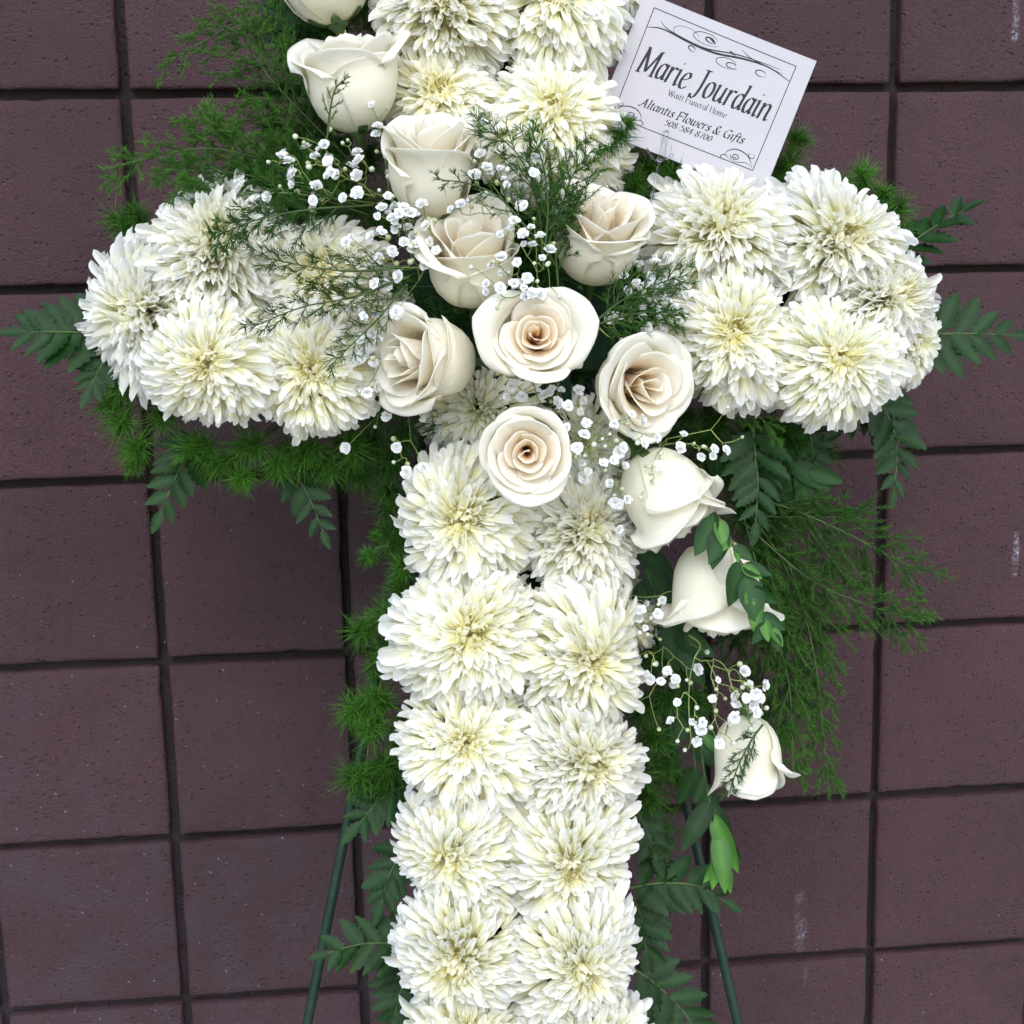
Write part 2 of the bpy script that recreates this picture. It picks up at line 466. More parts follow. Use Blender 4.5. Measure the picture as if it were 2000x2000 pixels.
def mum(label, x, y, Rp, ax, off=0.035, seed=0, n=980, flat=0.80, phimax=116, lean=0.80, eye=1.0, lime=0.0, strap=0.0, nout=130, rs=1.12):
    r = np.random.default_rng(seed + 1000)
    c = at(x, y, off); R = Rp * mpp(c) * rs
    axis = Vector(idir(ax[0], ax[1], math.sqrt(max(0.04, 1 - ax[0] ** 2 - ax[1] ** 2))))
    t = thing('chrysanthemum', label, 'flower', c, 'white chrysanthemums of the cross')
    q = axis.to_track_quat('Z', 'Y') @ Matrix.Rotation(r.random() * 6.28, 3, 'Z').to_quaternion()
    t.rotation_mode = 'QUATERNION'; t.rotation_quaternion = q
    u = (np.arange(n) + 0.5) / n
    phi = np.arccos(1 - u ** 1.22 * (1 - math.cos(math.radians(phimax))))
    az = np.arange(n) * 2.399963 + r.normal(0, 0.18, n)
    phi = np.abs(phi + r.normal(0, 0.06, n)) + 0.02
    rho = 1 / np.sqrt(np.sin(phi) ** 2 + (np.cos(phi) / flat) ** 2) * (1 + r.normal(0, 0.075, n))
    rho *= 1 - 0.10 * np.exp(-(phi / 0.30) ** 2)
    rho *= 1 + 0.06 * np.sin(az * 2 + r.random() * 6) + 0.05 * np.sin(az * 3 + r.random() * 6)
    cl = 0.10 * np.sin(az + r.random() * 6.28) + 0.07 * np.sin(2 * az + r.random() * 6.28)
    dl = (0.36 - 0.06 * strap + (0.8 - lean) * 0.5 + cl + r.normal(0, .10, n)) * sstep(.10, .60, phi)
    pb = np.maximum(phi - dl, 0.05) + 0.09 * np.exp(-(phi / 0.16) ** 2)
    swirl = r.normal(0, 0.16)
    rb = (0.69 + 0.08 * r.random(n) - 0.28 * strap) * np.clip(rho, .7, 1.05)
    acc = Acc(); nin = n - nout
    zoff = -0.12
    for k in range(n):
        ca, sa = math.cos(az[k]), math.sin(az[k])
        b2 = np.array([rb[k] * math.sin(pb[k]), rb[k] * math.cos(pb[k]) * (flat * .5 + .45) + zoff])
        t2 = np.array([rho[k] * math.sin(phi[k]), rho[k] * math.cos(phi[k]) + zoff])
        L = np.linalg.norm(t2 - b2); d = (t2 - b2) / L
        Xv = np.array([d[0] * ca, d[0] * sa, d[1]]); Zv = np.array([-d[1] * ca, -d[1] * sa, d[0]])
        tw = r.normal(0, 0.50); Yv = np.cross(Zv, Xv)
        Zv, Yv = Zv * math.cos(tw) + Yv * math.sin(tw), Yv * math.cos(tw) - Zv * math.sin(tw)
        side = r.normal(swirl, 0.10); Xv = nrm(Xv + Yv * side); Zv = nrm(Zv - Xv * (Zv @ Xv)); Yv = np.cross(Zv, Xv)
        B = np.array([b2[0] * ca, b2[0] * sa, b2[1]])
        wsc = (0.84 + 0.05 * sstep(0.05, 0.6, u[k])) * (0.9 + 0.2 * r.random()) * (1 - 0.38 * strap)
        if k < nin:
            kind = 'in' if (phi[k] < 0.30 or r.random() < 0.10 * (1 - strap)) else ('mid' if r.random() < .7 else 'out')
            pv, vv = PROTO[kind][r.integers(len(PROTO[kind]))]
            P = B + (pv[:, :1] * Xv + pv[:, 1:2] * wsc * Yv + pv[:, 2:] * Zv) * L
            inner = eye * math.exp(-(phi[k] / 0.46) ** 2) * 0.90 + 0.10 * math.exp(-(phi[k] / 0.9) ** 2)
            acc.add(P * R, PF, None, petal_cols(vv, inner, lime))
        else:
            me = OUTMESH[r.integers(len(OUTMESH))]
            s = L * R
            M = Matrix(((Xv[0] * s, Yv[0] * s * wsc, Zv[0] * s, B[0] * R), (Xv[1] * s, Yv[1] * s * wsc, Zv[1] * s, B[1] * R), (Xv[2] * s, Yv[2] * s * wsc, Zv[2] * s, B[2] * R), (0, 0, 0, 1)))
            obj('petal', me, None, t, M)
    acc.build('inner_petals', MUM, t, stuff=True)
    # solid heart and green calyx below
    th = np.linspace(0.02, PI - 0.02, 9); a = np.arange(14) / 14 * 2 * PI
    V = np.stack([np.sin(th)[:, None] * np.cos(a), np.sin(th)[:, None] * np.sin(a), np.broadcast_to(np.cos(th)[:, None] * flat, (9, 14)) + zoff / 0.42], -1).reshape(-1, 3) * 0.42 * R
    V[:, 2] = np.where(V[:, 2] < -0.1 * R, -0.1 * R + (V[:, 2] + 0.1 * R) * 1.6, V[:, 2])
    obj('flower_heart', mk('flower_heart', V, grid_faces(9, 14, True), None, np.broadcast_to((YELLOW * (1 - lime) + LIME * lime) * .85, (len(V), 3))), MUM, t)
    st, F, F3 = tube(np.array([[0, 0, -0.3 * R], [0, 0, -0.62 * R], [0.02 * R, 0, -1.0 * R]]), [0.16 * R, 0.07 * R, 0.06 * R], 8)
    obj('stem', mk('stem', st, F, F3), STEM, t)
    return t


MUMS = [
    # label, x, y, radius px, axis (right, up), off, kw
    ('white chrysanthemum cut by the top edge beside the upper rose, yellow eye showing', 868, 18, 122, (-.15, .25), .040, dict(strap=.3)),
    ('white chrysanthemum cut by the top edge next to the printed card, yellow eye showing', 1082, 22, 126, (.12, .22), .045, dict()),
    ('sliver of white chrysanthemum peeping out at the top left of the card', 1180, -45, 88, (.5, .3), .0, dict(strap=.2)),
    ('white chrysanthemum half hidden behind the second rose down, under the top pair', 868, 205, 112, (-.1, .15), .030, dict()),
    ('white chrysanthemum just left of the card, dense and fern-draped at its foot', 1072, 245, 122, (.08, .28), .050, dict(lean=.74)),
    ('white chrysanthemum tucked low behind ferns below the card\'s lower left corner', 1125, 315, 100, (.4, -.1), .010, dict()),
    # left arm
    ('white chrysanthemum at the tip of the left arm with long bristling straight petals', 306, 618, 152, (-.58, .02), .010, dict(strap=1.0, phimax=100, flat=.7)),
    ('white chrysanthemum on top of the left arm, yellow-green eye, nearest the fern spray', 428, 500, 136, (.08, .30), .030, dict(strap=.75, lime=.3)),
    ('white chrysanthemum low on the left arm with deep yellow eye, nearest its tip', 418, 708, 116, (.05, -.08), .062, dict(lean=.82)),
    ('white chrysanthemum low on the left arm, between its neighbour and the roses', 612, 722, 113, (.05, -.06), .050, dict(lean=.82)),
    ('white chrysanthemum veiled by fine dark fern on top of the left arm', 622, 560, 126, (.05, .25), .020, dict()),
    ('white chrysanthemum mostly hidden beneath baby\'s breath left of the central roses', 715, 640, 92, (.15, .1), .005, dict()),
    # right arm
    ('white chrysanthemum on top of the right arm right under the card', 1402, 462, 134, (.04, .38), .030, dict(strap=.7)),
    ('white chrysanthemum at the upper outer corner of the right arm, yellow eye', 1625, 480, 130, (.2, .15), .040, dict(strap=.6)),
    ('white chrysanthemum low on the right arm beside the roses with large deep yellow eye', 1425, 662, 118, (-.03, .08), .055, dict(lean=.82, eye=1.2)),
    ('white chrysanthemum low on the right arm with small golden eye, second from the roses', 1622, 706, 115, (.08, .0), .060, dict(lean=.76)),
    ('white chrysanthemum with long petals fanning out to the right end of the right arm', 1702, 592, 118, (.55, .12), .035, dict(strap=.8)),
    ('small white chrysanthemum peeping from below the very end of the right arm', 1752, 668, 84, (.6, -.05), .0, dict(strap=.2)),
    # centre, under the roses
    ('open white chrysanthemum with green eye in the shade under the central roses', 940, 805, 104, (-.12, .08), -.005, dict(n=600, flat=.55, phimax=100, lime=1.0, lean=.8, nout=80)),
    ('shaded white chrysanthemum hidden behind the lowest central rose', 1130, 880, 105, (.1, .1), -.012, dict(n=600, flat=.55, phimax=100, lime=.8, lean=.8, nout=80)),
    # lower upright, pairs from the top
    ('white chrysanthemum on the left of the top pair of the lower upright', 905, 1018, 134, (-.18, .02), .035, dict(lean=.76)),
    ('white chrysanthemum on the right of the top pair of the lower upright, long petals', 1140, 1040, 124, (.28, .28), .025, dict(strap=.8)),
    ('white chrysanthemum on the left of the second pair down the lower upright', 903, 1242, 138, (.10, .12), .045, dict()),
    ('white chrysanthemum on the right of the second pair down the lower upright', 1140, 1275, 132, (.36, -.10), .040, dict()),
    ('white chrysanthemum on the left of the third pair down the lower upright', 906, 1455, 130, (.02, .22), .045, dict()),
    ('white chrysanthemum on the right of the third pair down the lower upright', 1132, 1485, 126, (.42, .06), .040, dict(strap=.35)),
    ('white chrysanthemum on the left of the fourth pair down the lower upright', 888, 1658, 124, (-.34, -.08), .035, dict()),
    ('white chrysanthemum on the right of the fourth pair down the lower upright', 1112, 1672, 132, (.14, -.16), .045, dict()),
    ('white chrysanthemum on the left of the fifth pair down, just above the lowest pair', 890, 1850, 124, (-.22, -.34), .040, dict(strap=.25)),
    ('white chrysanthemum on the right of the fifth pair down, just above the lowest pair', 1130, 1862, 130, (.34, -.22), .050, dict(strap=.25)),
    ('white chrysanthemum on the left of the lowest pair, cut by the bottom edge', 905, 2030, 126, (-.15, .2), .030, dict()),
    ('white chrysanthemum on the right of the lowest pair, cut by the bottom edge', 1140, 2045, 128, (.2, -.1), .035, dict()),
    ('flat white chrysanthemum tucked beneath the right edge of the second pair', 1195, 1180, 92, (.5, .3), -.010, dict(n=560, flat=.5, phimax=100, lean=.8, nout=70)),
]
for i, (lab, x, y, R_, ax, off, kw) in enumerate(MUMS):
    if y > 980 and 'flat' not in kw:                                   # the lower upright: tighter, flatter pairs
        kw = dict(kw, rs=1.07, flat=(.74, .86, .80)[i % 3], phimax=(118, 112, 115)[i % 3]); x = 1018 + (x - 1018) * 0.92
    mum(lab, x, y, R_, ax, off, seed=i * 7 + 5, **kw)

# ================================================================== roses
RW = np.array([0.955, 0.94, 0.87]); RGC = np.array([0.955, 0.935, 0.825]); RC = np.array([0.97, 0.91, 0.785]); RP = np.array([0.98, 0.76, 0.46]); RG = np.array([0.70, 0.74, 0.46])


def rose_petal(Rp, A, th0, top, lean, curl, corner, r, peach, L0=0.0, vc=0.72, flare=0.0, ru=1.0, pt=0.05):
    """petal standing round the axis: a cupped foot, a wall and a rim that rolls outwards"""
    nu, nv = 23, 20
    s = np.linspace(-1, 1, nu); V = np.zeros((nu, nv, 3)); C = np.zeros((nu, nv, 3))
    zb = 0.10 + 0.95 * Rp
    ph1, ph2, ph3 = r.random(3) * 6.28
    for i, si in enumerate(s):
        wall = max(0.25, (top - zb) + L0) * (1 - 0.10 * abs(si) ** 1.3 - 0.34 * abs(si) ** 5 + pt * (1 - abs(si)) ** 1.6)
        nb = 6
        a = np.linspace(0.12, 1, nb) * PI / 2
        rr = list(Rp * np.sin(a)); zz = list(zb * (1 - np.cos(a)))
        m = nv - nb; dv = wall / m
        for k in range(m):
            v = (k + 0.5) / m
            c = (curl * (0.8 + 0.2 * math.cos(si * 2.2)) + corner * abs(si) ** 1.7) * sstep(vc - 0.45, 1, v) ** 1.6
            psi = math.radians(90 + lean * math.sin(v * PI * 0.9) - flare * sstep(0, .8, v) - c)
            rr.append(rr[-1] + math.cos(psi) * dv); zz.append(zz[-1] + math.sin(psi) * dv)
        rr = np.array(rr); zz = np.array(zz); vv = np.linspace(0, 1, nv)
        g = 0.55 + 0.45 * sstep(0, .5, vv)
        th = th0 + si * A * g * (1 - 0.18 * sstep(.8, 1, vv) * abs(si))
        rr = rr + 0.045 * si * sstep(0.1, .5, vv) * (0.5 + Rp) + ru * 0.022 * np.sin(3.1 * si + ph1 + 2 * vv) * (0.5 + Rp * .6) * sstep(.4, 1, vv) + ru * (0.012 * np.sin(7 * si + ph2) + 0.008 * np.sin(13 * si + ph3)) * sstep(.70, 1, vv)
        zz = zz + ru * 0.02 * np.sin(4.3 * si + ph3) * sstep(.6, 1, vv)
        V[i, :, 0] = rr * np.cos(th); V[i, :, 1] = rr * np.sin(th); V[i, :, 2] = zz
        pq = min(1.0, peach * 3); body = (RGC * (1 - pq) + RC * pq) * (1 - peach) + RP * peach
        rim = RW * (1 - peach * .55) + RC * peach * .55
        f = sstep(0.55, 1.0, vv)[:, None]; C[i] = body * (1 - f) + rim * f
        bz = (0.30 * max(0.0, math.sin(4.1 * si + ph1) * math.sin(9.3 * si + ph2)) * sstep(.955, 1.0, vv))[:, None]; C[i] = C[i] * (1 - bz) + np.array([.78, .66, .42]) * bz
        gb = (0.3 * (1 - sstep(0.0, 0.28, vv)))[:, None]; C[i] = C[i] * (1 - gb) + RG * gb
    return V.reshape(-1, 3), C.reshape(-1, 3), grid_faces(nu, nv)


def rose(label, x, y, Rpx, ax, off, seed, outer, mids=6, cores=6, H=1.62, roll=0.0, peach=1.0, wide=1.0, stem=True, open_=0.45):
    """outer: list of (angle deg, radius, half width deg, top, lean, curl, corner, flare)"""
    r = np.random.default_rng(seed + 500)
    c = at(x, y, off); R = Rpx * mpp(c)
    axis = idir(*ax)
    base = c - axis * R * H * 0.55
    t = thing('rose', label, 'flower', base, 'white roses')
    zq = Vector(axis); up = Vector(UP) if abs(Vector(UP).dot(zq)) < .93 else Vector(BACK)
    xa = up.cross(zq).normalized(); ya = zq.cross(xa)
    q = Matrix((xa, ya, zq)).transposed().to_quaternion() @ Matrix.Rotation(math.radians(roll), 3, 'Z').to_quaternion()
    t.rotation_mode = 'QUATERNION'; t.rotation_quaternion = q
    th = r.random() * 6.28
    spec = []
    for i in range(cores):
        f = i / max(1, cores - 1)
        spec.append(dict(Rp=(0.07 + 0.37 * f ** 1.05) * (1 - .45 * open_), flare=open_ * (5 + 13 * f), A=math.radians(128 - 20 * f), th0=th, top=H * (1.04 - 0.04 * f) + r.normal(0, .015), lean=7 * (1 - open_), curl=2 + 8 * f, corner=8, peach=peach * (1.0 - 0.35 * f))); th += 2.2 + r.normal(0, .25)
    for i in range(mids):
        f = (i + 1) / mids
        spec.append(dict(Rp=(0.44 + 0.36 * f) * (1 - .36 * open_), A=math.radians(92 - 14 * f + r.normal(0, 6)), th0=th, top=H * (0.99 + 0.01 * f), lean=(13 - 8 * f) * (1 - open_), curl=8 + 26 * f + r.normal(0, 7), corner=22, pt=0.10, flare=open_ * (20 + 10 * f) + abs(r.normal(0, 4)), peach=peach * (0.60 - 0.42 * f))); th += 2.35 + r.normal(0, .3)
    for (a, Ro, hw, top, lean, curl, corner, flare, *pt) in outer:
        spec.append(dict(Rp=Ro, A=math.radians(hw), th0=math.radians(a), top=top, lean=lean, curl=curl, corner=corner, flare=flare, peach=0.04 * peach, pt=pt[0] if pt else 0.08))
    for k, sp in enumerate(spec):
        V, C, F = rose_petal(r=r, **sp)
        V = V * np.array([wide, 1, 1])
        tx, ty = r.normal(0, .035, 2); sw_ = sstep(0.3, 1.4, V[:, 2:3]); V = V + sw_ * np.array([[tx, ty, 0]]) + sw_ * np.array([[0, 0, r.normal(0, .025)]])
        o = obj('petal', mk('petal', V * R, F, None, C), ROSE, t)
        sm = o.modifiers.new('thickness', 'SOLIDIFY'); sm.thickness = 0.0004; sm.offset = 0
    if stem:
        bk = q.inverted() @ Vector(-BACK); bk = np.array(bk)
        P = catmull([[0, 0, 0.06], [0, 0, -0.15], np.array([0, 0, -0.42]) + bk * .2, np.array([0, 0, -0.6]) + bk * .9], 10) * R
        V, F, F3 = tube(P, np.array([.22, .25, .16, .10, .085, .08, .08, .08, .08, .08]) * R, 8)
        so = obj('stem', mk('stem', V, F, F3), STEM, t)
        for k in range(5):
            a = k * 1.2566 + .3; v = np.linspace(0, 1, 7); wv = np.sin(np.clip(v * .85 + .12, 0, 1) * PI) * .11
            rr = 0.18 + 0.42 * np.sin(v * 1.9); zz = 0.02 + 0.42 * v ** 1.6 - 0.28 * v * (k % 2)
            ctr = np.stack([rr * math.cos(a), rr * math.sin(a), zz], 1); sd = np.array([-math.sin(a), math.cos(a), 0])
            V = np.stack([ctr - wv[:, None] * sd, ctr + np.array([0, 0, -.02]), ctr + wv[:, None] * sd], 1).reshape(-1, 3) * R
            obj('sepal', mk('sepal', V, grid_faces(7, 3), None, np.broadcast_to([0.06, 0.12, 0.03], (21, 3))), LEAF, so)
    return t


# outer petal kit: (angle, radius, half width, top, lean, curl, corner, flare)
def kit(n, a0, Ro, hw, top, lean, curl, corner, flare, seed, jit=8):
    r = np.random.default_rng(seed); out = []
    for k in range(n):
        out.append((a0 + k * (360 / n if n < 4 else 137.5) + r.normal(0, jit), Ro + 0.03 * k, hw + r.normal(0, 4), top + r.normal(0, .04), lean, curl + r.normal(0, 12), corner + r.normal(0, 8), flare))
    return out


rose('white rose cut by the top edge, only its pale base showing above the fern spray', 630, -58, 96, (-.25, .9, .2), .05, 1, kit(4, 40, .88, 78, 1.9, 5, 60, 30, 0, 1), H=2.0)
rose('white rose half open seen from the side, highest whole rose, left of the top flowers', 686, 160, 91, (-.10, .93, .36), .060, 2,
     [(-90, .86, 82, 1.86, 5, 45, 30, 0), (150, .88, 75, 2.0, 4, 60, 35, 4, .15), (35, .92, 66, 2.05, 3, 75, 50, 8, .2), (-155, .94, 66, 1.72, 4, 82, 45, 3, .15), (-35, .94, 66, 1.60, 6, 30, 40, 0)], H=1.96, peach=.25, mids=5, cores=5)
rose('white rose upright with smooth tall cup, directly below the highest whole rose', 842, 326, 86, (-.04, .86, .50), .085, 3,
     [(-100, .88, 88, 2.02, 5, 68, 25, 0, .02), (140, .90, 75, 2.12, 4, 40, 40, 0), (40, .92, 75, 2.05, 4, 35, 40, 0), (-165, .94, 60, 1.6, 8, 50, 50, 0)], H=2.15, peach=.35, mids=5)
rose('white rose with one outer petal folded out at lower left, above the big central rose', 918, 506, 88, (-.02, .76, .64), .080, 4,
     [(-75, .86, 80, 1.80, 5, 60, 25, 0, .02), (60, .88, 78, 2.15, 4, 20, 40, 0, .2), (170, .90, 72, 2.05, 4, 50, 45, 6), (-148, .95, 60, 1.70, 2, 105, 30, 16, .2), (-30, .97, 62, 1.50, 5, 50, 40, 0)], H=2.05, peach=.55, mids=5, cores=5)
rose('white rose half open next to the right arm, farthest right of the upper roses', 1168, 466, 86, (.10, .76, .64), .075, 5,
     [(-90, .88, 82, 1.80, 5, 80, 30, 0, .02), (20, .90, 74, 1.95, 4, 85, 40, 4, .15), (130, .92, 78, 2.1, 4, 35, 40, 0), (-160, .94, 66, 1.8, 5, 40, 40, 0), (-30, .97, 60, 1.50, 5, 95, 50, 6)], H=2.0, peach=.6, mids=5, cores=5)
rose('largest white rose facing straight out at the crossing, peach heart, pointed outer petals', 1046, 660, 76, (.03, .06, .99), .110, 6,
     [(75, .84, 84, 1.60, 2, 30, 25, 12), (205, .86, 76, 1.62, 2, 32, 30, 14), (330, .86, 76, 1.60, 2, 32, 30, 14), (88, .90, 74, 1.55, 1, 46, 36, 10, .0), (266, .93, 62, 1.64, 0, 40, 52, 30, .35), (168, .93, 76, 1.84, 0, 34, 84, 46, .5), (10, .93, 76, 1.84, 0, 34, 84, 46, .5)], H=1.62, peach=1.3, mids=6, cores=7, open_=1.0)
rose('white rose lying on its side facing left, left of the largest rose', 836, 702, 86, (-.78, -.03, .62), .080, 7,
     [(-60, .84, 82, 1.9, 5, 50, 35, 0), (100, .86, 80, 1.98, 4, 40, 40, 0), (20, .90, 78, 1.75, 4, 50, 40, 2), (-130, .92, 70, 1.9, 4, 70, 55, 8, .2), (-15, .95, 74, 1.35, 5, 50, 45, 2), (120, .95, 60, 1.95, 3, 70, 55, 6, .2)], H=2.05, peach=.6, mids=6, cores=7)
rose('white rose tipped to lower right with wide folded petals, right of the largest rose', 1244, 752, 83, (.42, -.16, .88), .085, 8,
     [(200, .80, 84, 1.9, 2, 20, 30, 8, .1), (80, .86, 76, 1.80, 2, 70, 40, 14, .2), (-20, .88, 74, 1.75, 2, 60, 40, 14, .1), (145, .92, 76, 1.85, 2, 40, 45, 26, .3), (-95, .94, 70, 1.70, 2, 55, 50, 22, .3), (40, .97, 66, 1.65, 2, 70, 50, 26, .2), (215, .97, 66, 1.6, 2, 40, 50, 26, .25)], H=1.85, peach=.6, mids=5, cores=6, open_=.9)
rose('white rose facing out below the largest rose, over the top of the lower upright', 1028, 882, 73, (0.0, -.10, .98), .105, 9,
     [(95, .80, 82, 1.72, 3, 25, 25, 4, .1), (200, .82, 76, 1.75, 3, 30, 25, 10), (-40, .84, 76, 1.72, 3, 35, 30, 14), (245, .90, 70, 1.70, 2, 48, 40, 28, .1), (15, .92, 70, 1.70, 2, 48, 45, 22, .15), (-88, .98, 70, 1.75, 2, 58, 30, 38, .2), (150, .94, 68, 1.65, 2, 48, 50, 20, .2), (85, .96, 66, 1.65, 2, 60, 50, 16, .1)], H=1.75, peach=1.0, mids=6, cores=7, open_=1.0)
rose('white rose hanging head down to the right, first below the right arm', 1300, 966, 88, (.52, -.80, .12), .075, 10,
     [(80, .86, 86, 2.02, 5, 40, 15, 0, .3), (-30, .90, 76, 1.98, 4, 60, 45, 0, .15), (200, .92, 74, 2.02, 4, 60, 45, 4, .15), (20, .94, 66, 1.85, 4, 85, 50, 8, .2), (150, .96, 58, 1.75, 4, 90, 55, 8, .2)], H=2.0, peach=.3, mids=5)
rose('white bell-shaped rose hanging head down behind the small green leaf sprig', 1398, 1148, 88, (.02, -.97, .08), .055, 11,
     [(90, .82, 80, 2.05, 4, 25, 25, 4), (-40, .86, 76, 2.0, 3, 50, 45, 8), (210, .88, 76, 2.0, 3, 50, 45, 8), (148, .93, 66, 2.1, 2, 92, 25, 14, .2), (28, .93, 64, 2.05, 2, 92, 25, 14, .2)], H=2.05, peach=.15, mids=5)
rose('lowest white rose, a slim bud hanging head down at the right', 1458, 1478, 66, (.02, -.97, .12), .045, 12,
     [(90, .84, 84, 2.3, 5, 12, 20, 0, .1), (-40, .88, 78, 2.3, 4, 25, 25, 0), (200, .90, 76, 2.3, 4, 30, 30, 4), (8, .95, 52, 2.1, 2, 108, 25, 8, .2)], H=2.3, mids=4, cores=4, peach=.1)
# ================================================================== greenery
GD = np.array([0.014, 0.050, 0.012]); GM = np.array([0.042, 0.145, 0.018]); GL = np.array([0.12, 0.34, 0.035]); GY = np.array([0.17, 0.36, 0.04])


def needles(B, D, L, rad, bend, cols):
    """curved tapering needles, three-sided: B base points, D directions, L lengths, bend = sideways vector at the tip"""
    B = np.asarray(B, float); n = len(B); D = nrm(D); L = np.broadcast_to(L, (n,))[:, None]; rad = np.broadcast_to(rad, (n,))[:, None]
    ref = np.where(np.abs(D[:, 1:2]) < 0.9, np.array([[0, 1.0, 0]]), np.array([[1.0, 0, 0]]))
    Nn = nrm(np.cross(D, ref)); Bn = np.cross(D, Nn)
    mid = B + D * L * 0.5 + bend * L * 0.22; tip = B + D * L + bend * L * 0.9
    V = np.zeros((n, 7, 3)); a = np.arange(3) * 2 * PI / 3
    for k in range(3):
        o = (math.cos(a[k]) * Nn + math.sin(a[k]) * Bn) * rad
        V[:, k] = B + o * 0.8; V[:, 3 + k] = mid + o * 0.85
    V[:, 6] = tip
    f4 = np.array([[0, 1, 4, 3], [1, 2, 5, 4], [2, 0, 3, 5]]); f3 = np.array([[3, 4, 6], [4, 5, 6], [5, 3, 6]])
    off = (np.arange(n) * 7)[:, None, None]
    C = np.repeat(np.asarray(cols)[:, None], 7, 1)
    return V.reshape(-1, 3), (f4[None] + off).reshape(-1, 4), (f3[None] + off).reshape(-1, 3), C.reshape(-1, 3)


def mixc(a, b, t):
    t = np.clip(np.asarray(t, float), 0, 1)[..., None]; return a * (1 - t) + b * t


def tuft_fern(label, stem_px, tufts, off, seed, bright=0.5, group='tufts of asparagus fern'):
    """asparagus sprig: a thin stem, and round tufts of fine needles. tufts: (x, y, radius px)"""
    r = np.random.default_rng(seed + 900)
    P0 = np.array([at(x, y, off + (0.0 if k else -0.02)) for k, (x, y) in enumerate(stem_px)])
    t = thing('asparagus_fern', label, 'fern', P0[0], group)
    acc = Acc(); S = catmull(P0, 14); V, F, F3 = tube(S, np.linspace(0.0014, 0.0008, 14), 5); acc.add(V, F, F3)
    tp = []
    for (x, y, rp) in tufts:
        c = at(x, y, off + r.normal(0, 0.006)); tp.append((c, rp * mpp(c)))
        j = np.argmin(np.linalg.norm(S - c, axis=1)); j = max(0, j - 2)
        V, F, F3 = tube(catmull([S[j], (S[j] + c) / 2 + RIGHT * r.normal(0, .003), c], 6), 0.0007, 4); acc.add(V, F, F3)
    acc.build('stem', STEM, t, P0[0])
    for c, R in tp:
        nd = int(230 + 80 * r.random())
        main = nrm(c - S[0] + 1e-6)
        nb = 7
        hub = c + nrm(r.normal(0, 1, (nb, 3))) * R * 0.28 * r.random((nb, 1)) + main * R * (r.random((nb, 1)) - .5) * .7
        k = r.integers(0, nb, nd)
        D = nrm(nrm(r.normal(0, 1, (nd, 3))) + main * 0.35 + BACK * 0.25)
        L = R * (0.55 + 0.5 * r.random(nd))
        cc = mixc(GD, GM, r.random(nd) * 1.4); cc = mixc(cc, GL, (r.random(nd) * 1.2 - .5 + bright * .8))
        V, F, F3, C = needles(hub[k], D, L * 1.12, 0.00041, r.normal(0, .22, (nd, 3)) - UP * 0.12, cc)
        a = Acc(); a.add(V, F, F3, C); a.build('needle_tuft', NEEDLE, t, P0[0], stuff=True)
    return t


